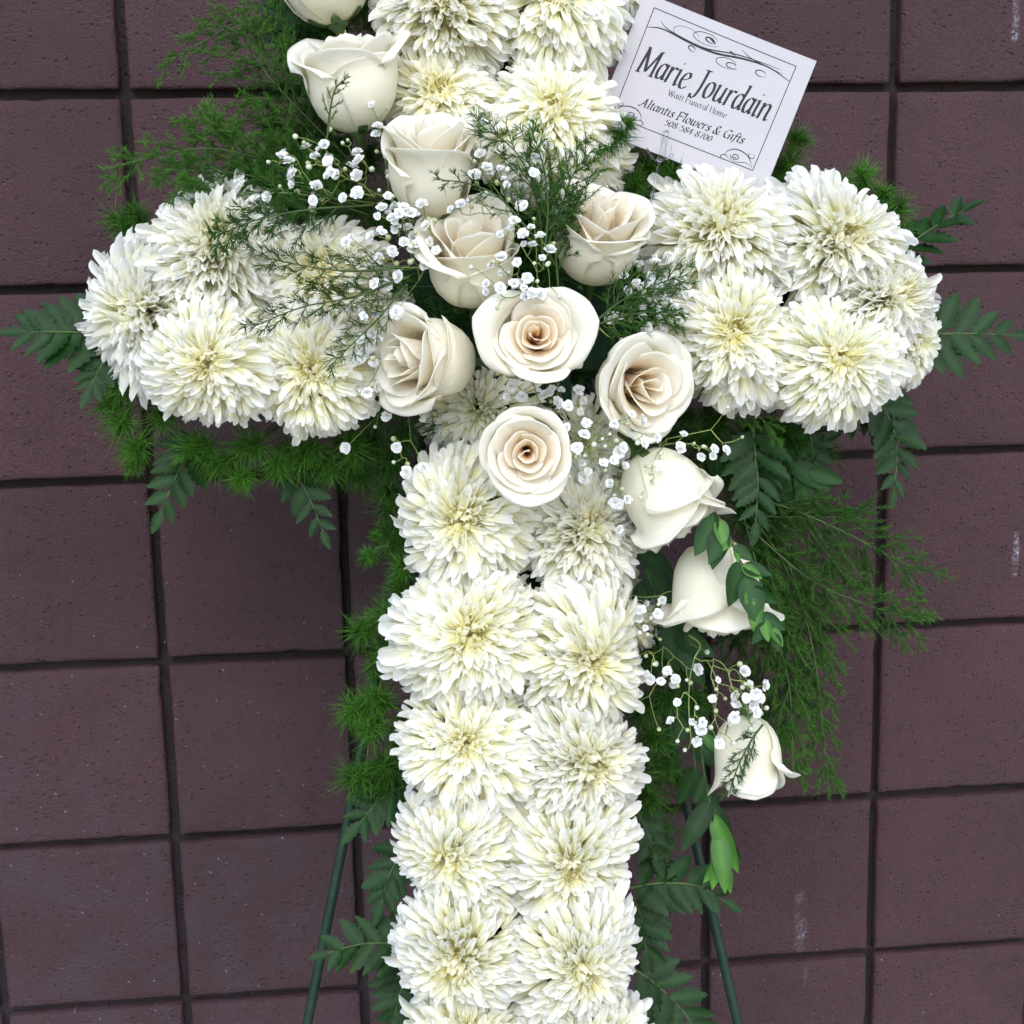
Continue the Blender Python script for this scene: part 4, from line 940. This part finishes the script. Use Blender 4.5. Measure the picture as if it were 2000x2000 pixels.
# ================================================================== baby's breath
def blossom_mesh(seed):
    """tiny double flower: ruffled petals in three rings"""
    r = np.random.default_rng(seed); acc = Acc()
    for ring, (cnt, tilt, ln) in enumerate(((9, 1.25, 1.0), (8, 0.85, 0.95), (7, 0.5, 0.85), (4, 0.15, 0.7))):
        for k in range(cnt):
            a = (k + r.random() * .5) / cnt * 2 * PI + ring * .4; tl = tilt + r.normal(0, .14); L = ln * (0.85 + .3 * r.random())
            d = np.array([math.sin(tl) * math.cos(a), math.sin(tl) * math.sin(a), math.cos(tl)]); s = np.array([-math.sin(a), math.cos(a), 0]); nn = np.cross(d, s)
            v = np.array([0.1, .55, .85, 1.0]); ww = np.array([.08, .30, .38, .26]) * (0.85 + .3 * r.random())
            P = np.array([[d * L * v[i] + s * ww[i] * e + nn * (0.08 * e * e - 0.10 * v[i] ** 2) + nn * r.normal(0, .03) for e in (-1, 0, 1)] for i in range(4)]).reshape(-1, 3)
            acc.add(P, grid_faces(4, 3), None, mixc(np.array([.80, .84, .70]), np.array([.93, .93, .95]), np.repeat(v, 3)))
    return mk('blossom', np.vstack(acc.V), np.vstack(acc.F4), None, np.vstack(acc.C))


def bud_mesh(seed, c0, c1):
    th = np.linspace(0.03, PI - .03, 7); a = np.arange(8) / 8 * 2 * PI
    V = np.stack([np.sin(th)[:, None] * np.cos(a) * (1 - .2 * np.cos(th)[:, None]), np.sin(th)[:, None] * np.sin(a) * (1 - .2 * np.cos(th)[:, None]), np.broadcast_to(np.cos(th)[:, None] * 1.15, (7, 8))], -1).reshape(-1, 3)
    return mk('bud', V, grid_faces(7, 8, True), None, mixc(np.array(c0), np.array(c1), (V[:, 2] + 1) / 2))


BLOS = [blossom_mesh(k) for k in range(6)]; BUD = [bud_mesh(0, (.30, .38, .14), (.62, .66, .40)), bud_mesh(1, (.34, .42, .16), (.85, .86, .78))]
for m_ in BLOS + BUD: m_.materials.append(TINY)


def breath(label, root, blossoms, buds, off, seed, size=12.5):
    r = np.random.default_rng(seed + 40)
    rt = at(root[0], root[1], off - 0.05)
    t = thing('babys_breath', label, 'flower sprig', rt, 'sprigs of baby\'s breath')
    leaves = [(at(x, y, off + r.normal(0, 0.008)), 'o') for x, y in blossoms] + [(at(x, y, off + r.normal(0, .006)), 'b') for x, y in buds]
    # extra buds scattered beside blossoms
    for x, y in blossoms:
        for _ in range(r.integers(0, 3)): leaves.append((at(x + r.normal(0, 27), y + r.normal(0, 27), off + r.normal(0, .01)), 'o'))
        if r.random() < .55: leaves.append((at(x + r.normal(0, 26), y + r.normal(0, 26), off + r.normal(0, .008)), 'b'))
    nodes = [p for p, _ in leaves]; acc = Acc(); active = list(range(len(nodes)))
    pts = [np.array(p) for p in nodes]; prev = {i: None for i in active}
    dirs = {}
    while len(active) > 1:
        A = np.array([pts[i] for i in active]); D = np.linalg.norm(A[:, None] - A[None], axis=2) + np.eye(len(A)) * 9
        i, j = np.unravel_index(np.argmin(D), D.shape); a, b = active[i], active[j]; dist = D[i, j]
        mid = (pts[a] + pts[b]) / 2; to = rt - mid; dl = np.linalg.norm(to)
        f = mid + to / (dl + 1e-9) * min(dl * .6, max(0.006, dist * 0.55)) + r.normal(0, .0012, 3)
        pts.append(f); k = len(pts) - 1
        for q in (a, b):
            c = catmull([f, (f + pts[q]) / 2 + (rt - pts[q]) * 0.0 + r.normal(0, .0012, 3), pts[q]], 6)
            V, F, F3 = tube(c, 0.00032 if q < len(nodes) else 0.00045, 5, False); acc.add(V, F); dirs[q] = nrm(pts[q] - f)
        active = [x for x in active if x not in (a, b)] + [k]
    V, F, F3 = tube(catmull([rt, (rt + pts[active[0]]) / 2 + r.normal(0, .003, 3), pts[active[0]]], 8), 0.0008, 6); acc.add(V, F, F3)
    acc.build('stem', PALESTEM, t, rt)
    for i, (p, kd) in enumerate(leaves):
        d = nrm(dirs.get(i, BACK) * 0.7 + BACK * 0.5 + UP * .3 + r.normal(0, .25, 3)); m = mpp(p)
        s = (size * (0.58 + .48 * r.random()) if kd == 'o' else size * (0.28 + .18 * r.random())) * m
        q = Vector(d).to_track_quat('Z', 'Y') @ Matrix.Rotation(r.random() * 6.28, 3, 'Z').to_quaternion()
        M = Matrix.LocRotScale(Vector(p - rt), q, Vector((s, s, s * (.85 + .2 * r.random()))))
        obj('blossom' if kd == 'o' else 'bud', BLOS[r.integers(6)] if kd == 'o' else BUD[r.integers(2)], None, t, M)
    return t


def z2(L): return [(500 + X / 2.576, Y / 2.576) for X, Y in L]
def z5(L): return [(700 + X / 2.76, 350 + Y / 2.76) for X, Y in L]
def z3(L): return [(1200 + X / 2.76, 850 + Y / 2.76) for X, Y in L]


breath('baby\'s breath sprig reaching left over dark ferns above the left arm', (770, 410), z2([(140, 770), (165, 815), (185, 865), (180, 930), (255, 745), (300, 785), (345, 730), (370, 800), (405, 880), (295, 978), (290, 1045), (440, 995), (510, 975), (507, 885), (508, 770), (615, 640), (650, 715), (670, 870)]),
       z2([(198, 687), (262, 822), (330, 1000), (462, 705), (120, 938), (607, 762), (620, 957), (583, 850), (448, 850)]), .075, 1, 13.5)
breath('baby\'s breath sprig between the left arm and the rose with the folded petal', (830, 530), z2([(635, 1050), (700, 1045), (745, 1045), (690, 1100), (765, 1095), (765, 1145), (695, 1165), (855, 1138), (815, 1225), (875, 1215), (690, 1265), (720, 1390), (455, 1215), (580, 1190), (625, 1155), (850, 1335), (600, 1430), (650, 1435)]), z2([(775, 1318), (800, 1170), (640, 1300)]), .105, 2, 13.5)
breath('baby\'s breath sprig low over the inner end of the left arm', (800, 620), z2([(600, 1580), (720, 1585), (530, 1705), (590, 1675)]) + z5([(95, 830), (20, 870), (45, 1150), (20, 960), (70, 900)]), [], .09, 3)
breath('baby\'s breath sprig draped below the flower left of the card', (1060, 520), z2([(1160, 845), (1130, 780), (1230, 850), (1260, 930), (1160, 985), (1030, 1030), (1330, 1035), (1440, 1010), (1420, 800), (1140, 625)]), z2([(1270, 1005), (1085, 1040), (1110, 920)]), .115, 4, 13)
breath('baby\'s breath sprig between the two upper central roses', (1060, 590), z2([(1230, 1180), (1300, 1115), (1350, 1230), (1345, 1180), (1315, 1320), (1365, 1400), (1230, 1450), (1160, 1430), (1310, 1440), (1430, 1195), (1360, 1490), (1430, 1480), (1480, 1260), (1440, 1300)]), z2([(1270, 1370), (1415, 1415), (1400, 1325), (1180, 1320)]), .135, 5, 13)
breath('cloud of baby\'s breath between the roses and the right arm', (1170, 640), z5([(1515, 465), (1600, 450), (1430, 520), (1500, 560), (1590, 600), (1650, 560), (1450, 600), (1540, 650), (1640, 630), (1700, 700), (1600, 700), (1360, 750), (1640, 820), (1720, 640), (1530, 745), (1480, 380), (1620, 760), (1550, 570), (1670, 660), (1580, 520), (1720, 760)]), z5([(1470, 760), (1540, 610)]), .085, 6, 13)
breath('baby\'s breath buds rising beside the rose next to the right arm', (1235, 530), z5([(1600, 200), (1530, 285)]), z5([(1515, 205), (1410, 130), (1545, 165), (1520, 230), (1490, 160), (1340, 40)]), .06, 7, 10)
breath('baby\'s breath sprig right below the largest rose', (1090, 800), z5([(880, 1175), (1070, 1205), (1200, 1255), (1090, 1065), (1190, 1140), (1090, 1140), (1190, 1000), (830, 1110), (1030, 1150)]), z5([(1145, 1235), (1120, 1020)]), .085, 8, 13.5)
breath('baby\'s breath sprig between the lowest central rose and the head-down rose', (1150, 820), z5([(1125, 1340), (1215, 1380), (1380, 1320), (1470, 1355), (1540, 1425), (1400, 1470), (1435, 1545), (1240, 1575), (1360, 1640), (1400, 1750)]), z5([(1355, 1375), (1390, 1410), (1315, 1400), (1270, 1430), (1220, 1490), (1420, 1670), (1330, 1440), (1170, 1500), (1470, 1730)]), .115, 9, 13.5)
breath('baby\'s breath sprig in the angle below the left arm', (790, 760), z5([(135, 1200), (70, 1215), (150, 1275), (205, 1225), (260, 1230), (345, 1290), (205, 1445), (15, 1235), (350, 1555)]), z5([(90, 1335), (190, 1525), (265, 1535), (110, 1050)]), .045, 10, 13)
breath('baby\'s breath sprig trailing over the first head-down rose', (1290, 860), z3([(350, 50), (470, 115), (535, 75), (600, 80)]), z3([(430, 45), (165, 165), (235, 165), (195, 205), (205, 250), (140, 335), (250, 100), (690, 10), (610, -150), (480, 60)]), .115, 11, 11)
breath('small baby\'s breath sprig at the right edge of the second pair', (1190, 1150), z3([(255, 890), (140, 945), (165, 1040), (40, 1050), (30, 990)]), z3([(200, 985), (180, 1075), (245, 1100), (110, 900)]), .05, 12, 12)
breath('baby\'s breath cluster right of the upright below the bell-shaped rose', (1300, 1220), z3([(285, 1275), (195, 1315), (250, 1325), (445, 1265), (170, 1290)]), z3([(410, 1335), (390, 1320), (340, 1352), (215, 1235), (170, 1190)]), .04, 13, 13)
breath('baby\'s breath sprig spreading above the lowest rose', (1345, 1240), z3([(700, 1275), (555, 1320), (780, 1415), (650, 1520), (725, 1480), (660, 1440), (530, 1420), (305, 1540), (475, 1550), (440, 1650), (565, 1665), (740, 1555), (645, 1400), (620, 1540)]), z3([(820, 1470), (715, 1425), (790, 1500), (340, 1650), (380, 1697), (395, 1590), (640, 1660), (690, 1360), (740, 1360), (550, 1370)]), .09, 14, 13)

# ================================================================== printed card
CT = [(1262.6, -17.6), (1593, 123.2), (1491, 378.4), (1155, 254)]          # TL TR BR BL in the picture
cpl = at(1370, 180, 0.035); cn = nrm(np.array([-0.10, -1.0, 0.02]))       # the card stands in its own plane, leaning back a little
def on_card(x, y):
    d = ray(x, y); return CAM + d * (((cpl - CAM) @ cn) / (d @ cn))
TL, TR, BR, BL = [on_card(*p) for p in CT]
ctr = (TL + TR + BR + BL) / 4
ux = nrm((TR - TL) + (BR - BL)); vy = (BL - TL) + (BR - TR); vy = nrm(vy - ux * (vy @ ux))
CW = (np.linalg.norm(TR - TL) + np.linalg.norm(BR - BL)) / 2; CH = (np.linalg.norm(BL - TL) + np.linalg.norm(BR - TR)) / 2
nz = np.cross(vy, ux); nz = nz if nz @ BACK > 0 else -nz
card = thing('card', 'white printed card with black italic lettering, tilted above the right arm', 'card', ctr)
def cp(u, v, h=0.0):
    """card coordinates (0-1 across, 0-1 down) -> metres, relative to the card's middle; a slight curl of the paper"""
    u = np.asarray(u, float); v = np.asarray(v, float)
    bow = 0.0018 * ((2 * u - 1) ** 2 - .4)
    return ((u - .5) * CW)[..., None] * ux + ((v - .5) * CH)[..., None] * vy + (bow + h)[..., None] * nz
gu, gv = np.meshgrid(np.linspace(0, 1, 15), np.linspace(0, 1, 9), indexing='ij')
Vf = cp(gu, gv, 0.00018 + 0 * gu).reshape(-1, 3); Vb = cp(gu, gv, -0.00018 + 0 * gu).reshape(-1, 3); Fg = grid_faces(15, 9)
edge = [k for k in range(9)] + [k * 9 + 8 for k in range(1, 15)] + [14 * 9 + k for k in range(7, -1, -1)] + [k * 9 for k in range(13, 0, -1)]
nE = len(Vf); Fe = [[edge[k], edge[(k + 1) % len(edge)], edge[(k + 1) % len(edge)] + nE, edge[k] + nE] for k in range(len(edge))]
obj('paper', mk('paper', np.vstack([Vf, Vb]), np.vstack([Fg, Fg[:, ::-1] + nE, Fe]), None, None, False), PAPER, card)

GL_ = {  # strokes: ('c' smooth | 'l' straight, points); advance
 'a': (42, ['c', (33, 38), (22, 44), (10, 36), (6, 20), (11, 4), (22, 3), (33, 18)], ['c', (35, 45), (33, 20), (35, 3), (42, 7)]),
 'n': (48, ['l', (2, 41), (9, 44), (9, 0)], ['c', (9, 28), (18, 41), (29, 44), (35, 35), (35, 10), (39, 1), (46, 6)]),
 'r': (33, ['l', (2, 41), (9, 44), (9, 0)], ['c', (9, 27), (15, 39), (25, 45), (31, 40)]),
 'i': (23, ['c', (3, 41), (10, 44), (10, 18), (13, 1), (20, 6)], ['l', (9, 60), (13, 63)]),
 'e': (38, ['c', (8, 22), (22, 26), (33, 34), (26, 45), (13, 40), (6, 22), (11, 4), (23, 1), (35, 10)]),
 'u': (47, ['c', (3, 41), (9, 44), (8, 14), (14, 2), (25, 4), (35, 20)], ['c', (36, 44), (35, 14), (38, 2), (46, 6)]),
 'o': (42, ['c', (20, 45), (9, 37), (6, 20), (11, 4), (21, 0), (32, 8), (36, 25), (31, 40), (20, 45)]),
 'd': (44, ['c', (33, 38), (22, 44), (10, 36), (6, 20), (11, 4), (22, 3), (33, 18)], ['c', (36, 71), (34, 22), (36, 3), (43, 7)], ['l', (28, 69), (36, 71)]),
 'l': (22, ['c', (3, 67), (10, 70), (9, 16), (12, 1), (19, 6)]),
 't': (26, ['c', (12, 58), (10, 14), (14, 1), (24, 7)], ['l', (2, 43), (23, 43)]),
 's': (34, ['c', (29, 38), (20, 45), (10, 38), (14, 27), (25, 18), (26, 6), (14, 0), (4, 8)]),
 'm': (70, ['l', (2, 41), (9, 44), (9, 0)], ['c', (9, 28), (17, 41), (26, 44), (32, 34), (32, 0)], ['c', (32, 28), (41, 41), (51, 44), (56, 34), (56, 10), (60, 1), (67, 6)]),
 'w': (60, ['c', (3, 41), (9, 44), (9, 14), (15, 1), (25, 6), (31, 22)], ['c', (31, 44), (30, 12), (36, 1), (47, 8), (54, 28), (52, 44)]),
 'f': (30, ['c', (34, 66), (26, 72), (17, 60), (12, 12), (6, -14), (-4, -18)], ['l', (3, 43), (29, 43)]),
 'M': (74, ['l', (9, 0), (11, 68)], ['l', (11, 68), (36, 6)], ['l', (36, 6), (62, 68)], ['l', (62, 68), (64, 0)], ['l', (2, 0), (17, 0)], ['l', (55, 0), (73, 0)], ['l', (4, 68), (12, 68)], ['l', (61, 68), (70, 68)]),
 'J': (42, ['c', (27, 68), (27, 20), (20, -8), (6, -10), (2, -2)], ['l', (16, 68), (40, 68)]),
 'W': (78, ['l', (6, 68), (22, 0)], ['l', (22, 0), (38, 62)], ['l', (38, 62), (54, 0)], ['l', (54, 0), (70, 68)], ['l', (0, 68), (14, 68)], ['l', (62, 68), (77, 68)], ['l', (31, 68), (44, 68)]),
 'F': (52, ['l', (11, 0), (11, 68)], ['l', (4, 68), (48, 68)], ['l', (48, 68), (48, 56)], ['l', (11, 36), (36, 36)], ['l', (36, 42), (36, 30)], ['l', (3, 0), (22, 0)]),
 'H': (64, ['l', (11, 0), (11, 68)], ['l', (52, 0), (52, 68)], ['l', (11, 35), (52, 35)], ['l', (3, 0), (20, 0)], ['l', (3, 68), (20, 68)], ['l', (44, 0), (61, 0)], ['l', (44, 68), (61, 68)]),
 'A': (60, ['c', (-4, 6), (4, -2), (14, 14), (34, 70)], ['c', (34, 70), (40, 30), (46, 2), (56, 6)], ['l', (14, 26), (46, 26)]),
 'G': (60, ['c', (50, 58), (36, 70), (16, 60), (6, 34), (14, 8), (32, 0), (48, 12), (50, 30)], ['l', (34, 30), (56, 30)], ['l', (50, 30), (48, -4)]),
 '&': (64, ['c', (60, 8), (40, 2), (20, 40), (22, 62), (34, 68), (40, 56), (26, 40), (8, 22), (10, 4), (28, 0), (46, 18), (52, 36)]),
 '5': (40, ['l', (34, 64), (14, 64)], ['l', (14, 64), (10, 38)], ['c', (10, 38), (24, 44), (34, 32), (32, 12), (20, 0), (6, 4)]),
 '0': (40, ['c', (20, 65), (9, 52), (6, 32), (10, 10), (20, 0), (31, 12), (34, 33), (30, 54), (20, 65)]),
 '8': (40, ['c', (20, 65), (9, 58), (10, 46), (20, 36), (32, 24), (32, 8), (20, 0), (8, 8), (9, 22), (20, 36), (30, 48), (30, 60), (20, 65)]),
 '4': (40, ['l', (27, 0), (27, 64)], ['l', (27, 64), (4, 20)], ['l', (4, 20), (37, 20)]),
 '7': (38, ['l', (6, 64), (35, 64)], ['c', (35, 64), (24, 36), (15, 0)]),
 '-': (26, ['l', (4, 24), (22, 24)]), ' ': (22,),
}


def smooth2(pts, n):
    P = np.array([(x, y, 0.0) for x, y in pts]); return catmull(P, n)[:, :2]


def text_line(s, p0, p1, xh, name, nib=8.5, nang=22, slant=0.0, mat=None, track=0.0):
    """broad-nib lettering from p0 to p1 (card coordinates of the baseline ends), cap height xh (fraction of card height)"""
    tot = sum(GL_[c][0] + track for c in s); p0 = np.array(p0); p1 = np.array(p1); acc = Acc()
    dx = (p1 - p0) * np.array([CW, CH]); length = np.linalg.norm(dx); e1 = dx / length; e2 = np.array([e1[1], -e1[0]])
    sx = length / tot; sy = xh * CH / 68; x = 0.0; h = 0
    for c in s:
        g = GL_[c]
        for st in g[1:]:
            P = smooth2(st[1:], 5 * len(st)) if st[0] == 'c' else np.array([st[1 + k] for k in range(len(st) - 1)], float)
            nv = np.array([math.cos(math.radians(nang)), math.sin(math.radians(nang))]) * nib / 2
            A = np.concatenate([P - nv, P + nv]); m = len(P)
            # thin hairline so that strokes along the nib never vanish
            tn = nrm(np.gradient(P, axis=0)) if m > 2 else np.repeat(nrm((P[1] - P[0])[None]), 2, 0)
            nh = np.stack([-tn[:, 1], tn[:, 0]], 1) * nib * 0.13
            for A in (A, np.concatenate([P - nh, P + nh])):
                X = (x + A[:, 0] + slant * A[:, 1]) * sx; Y = A[:, 1] * sy
                q = X[:, None] * e1 + Y[:, None] * e2
                u = p0[0] + q[:, 0] / CW; v = p0[1] + q[:, 1] / CH
                h += 1
                acc.add(cp(u, v, np.full(len(u), 0.00022 + 0.0000006 * h)), [[k, k + 1, m + k + 1, m + k] for k in range(m - 1)])
        x += g[0] + track
    return acc.build(name, mat or INK, card, None, smooth=False)


def uvc(X, Y):
    """picture zoom coordinates -> card coordinates"""
    p = on_card(1150 + X / 2.273, Y / 2.273) - ctr; return (p @ ux) / CW + .5, (p @ vy) / CH + .5


def ink_line(pts, wpx, name, mat=INK, taper=False, n=None, closed=False, group=None):
    """a drawn line of given width; pts in zoom coordinates"""
    acc = group or Acc()
    Q = np.array([uvc(*p) for p in pts]); P = Q * np.array([CW, CH]); P = np.c_[P, np.zeros(len(P))]
    if n: P = catmull(P, n)
    P = P[:, :2]; T = nrm(np.gradient(P, axis=0)); Nn = np.stack([-T[:, 1], T[:, 0]], 1); wv = np.full(len(P), wpx * mpp(ctr) / 2)
    if taper: wv = wv * (0.25 + 0.75 * np.sin(np.linspace(0.05, PI - .05, len(P))))
    A = np.concatenate([P - Nn * wv[:, None], P + Nn * wv[:, None]]); m = len(P)
    acc.add(cp(A[:, 0] / CW, A[:, 1] / CH, np.full(2 * m, 0.00021 + 0.000001 * len(acc.V))), [[k, k + 1, m + k + 1, m + k] for k in range(m - 1)])
    return acc


text_line('Marie Jourdain', uvc(205, 313), uvc(786, 541), 0.185, 'name_lettering', 10.8, 18, 0.22)
text_line('Waitt Funeral Home', uvc(348, 423), uvc(608, 526), 0.044, 'funeral_home_lettering', 9, 18, 0.0)
text_line('Altantis Flowers & Gifts', uvc(222, 468), uvc(682, 640), 0.062, 'florist_lettering', 12, 35, 0.25)
text_line('508-584-8700', uvc(330, 553), uvc(540, 630), 0.045, 'phone_number_lettering', 10, 20, 0.2)
b4 = [(290, 35), (920, 295), (727, 757), (105, 512)]
fr = Acc()
for k in range(4):
    a, b_ = b4[k], b4[(k + 1) % 4]
    ink_line([a, b_], 1.7, 'x', n=6, group=fr)
fr.build('printed_border', INK, card, None, smooth=False)
sw = Acc()
ink_line([(258, 120), (330, 130), (450, 190), (560, 235), (690, 262), (800, 300), (890, 362)], 4.2, '', taper=True, n=40, group=sw)
ink_line([(318, 92), (345, 125), (420, 170), (520, 215), (650, 240), (760, 275), (850, 310)], 2.6, '', taper=True, n=30, group=sw)
ink_line([(680, 220), (720, 258), (790, 295), (860, 330)], 2.0, '', taper=True, n=20, group=sw)
for cx, cy, rx, ry, tl, wd in ((525, 170, 75, 30, .35, 1.6), (540, 178, 26, 12, .5, 3.0), (615, 278, 62, 26, .3, 1.6), (635, 290, 30, 14, .3, 2.2), (765, 325, 30, 16, .3, 2.2), (460, 215, 22, 12, .6, 2.6), (440, 150, 80, 35, .4, 1.0)):
    a = np.linspace(0.6, 6.4, 26); ca, sa = math.cos(tl), math.sin(tl); k = np.linspace(1.0, 0.62, 26)
    ink_line([(cx + rx * kk * math.cos(t_) * ca - ry * kk * math.sin(t_) * sa, cy + rx * kk * math.cos(t_) * sa + ry * kk * math.sin(t_) * ca) for t_, kk in zip(a, k)], wd, '', taper=True, group=sw)
ink_line([(535, 165), (550, 178), (563, 196)], 5, '', taper=True, n=8, group=sw)
ink_line([(625, 225), (640, 238), (655, 244)], 4, '', taper=True, n=8, group=sw)
sw.build('printed_flourish', INK, card, None, smooth=False)
for (ox, oy, mx) in ((175, 490, 1), (675, 690, -1)):
    cs = Acc(); ca, sa = math.cos(.37), math.sin(.37)
    def tr(L): return [(ox + mx * (x * ca) - y * sa, oy + (x * sa * mx) + y * ca) for x, y in L]
    th_ = np.linspace(0, 9.5, 30); ink_line(tr([(22 + (22 - 1.7 * t_) * math.cos(t_), 14 + (15 - 1.1 * t_) * math.sin(t_)) for t_ in th_]), 1.7, '', group=cs)
    ink_line(tr([(-62, 28), (-40, 0), (-10, -16), (30, -18), (60, 0), (70, 26)]), 2.2, '', taper=True, n=24, group=cs)
    ink_line(tr([(-50, -28), (-58, -10), (-40, -4), (-30, -18), (-44, -22)]), 1.6, '', taper=True, n=18, group=cs)
    ink_line(tr([(40, 36), (66, 22), (84, 34), (70, 46)]), 1.8, '', taper=True, n=18, group=cs)
    ink_line(tr([(-70, 34), (-30, 24), (10, 36), (40, 34)]), 1.4, '', taper=True, n=18, group=cs)
    cs.build('corner_scroll', INK, card, None, smooth=False)

# clear plastic pick that holds the card
m, n_, b_, o_ = material('clear_plastic'); CLEAR = m
b_.inputs['Base Color'].default_value = (0.95, 0.97, 0.98, 1); b_.inputs['Roughness'].default_value = 0.12; b_.inputs['IOR'].default_value = 1.3
b_.inputs['Transmission Weight'].default_value = 1.0
hb = at(1262, 450, .0)
pick = thing('card_pick', 'clear plastic pick holding the printed card upright', 'card holder', hb)
def pz(X, Y, h): return on_card(1150 + X / 2.273, Y / 2.273) + nz * h
a = Acc(); V, F, F3 = tube(catmull([hb, at(1275, 380, .025), pz(312, 720, .0), pz(325, 670, -.0035), pz(345, 570, -.0035)], 20), 0.0012, 8); a.add(V, F, F3); a.build('stick', CLEAR, pick, hb)
a = Acc(); V, F, F3 = tube(catmull([pz(312, 715, .001), pz(322, 690, .0028), pz(335, 630, .0014), pz(345, 580, .0014)], 14), np.linspace(.0030, .0022, 14), 10); a.add(V, F, F3); a.build('prong', CLEAR, pick, hb)
a = Acc(); V, F, F3 = tube(catmull([pz(255, 660, .002), pz(285, 705, .002), pz(312, 715, .002), pz(345, 705, .002), pz(372, 685, .002)], 14), .0011, 8); a.add(V, F, F3); a.build('shoulder', CLEAR, pick, hb)
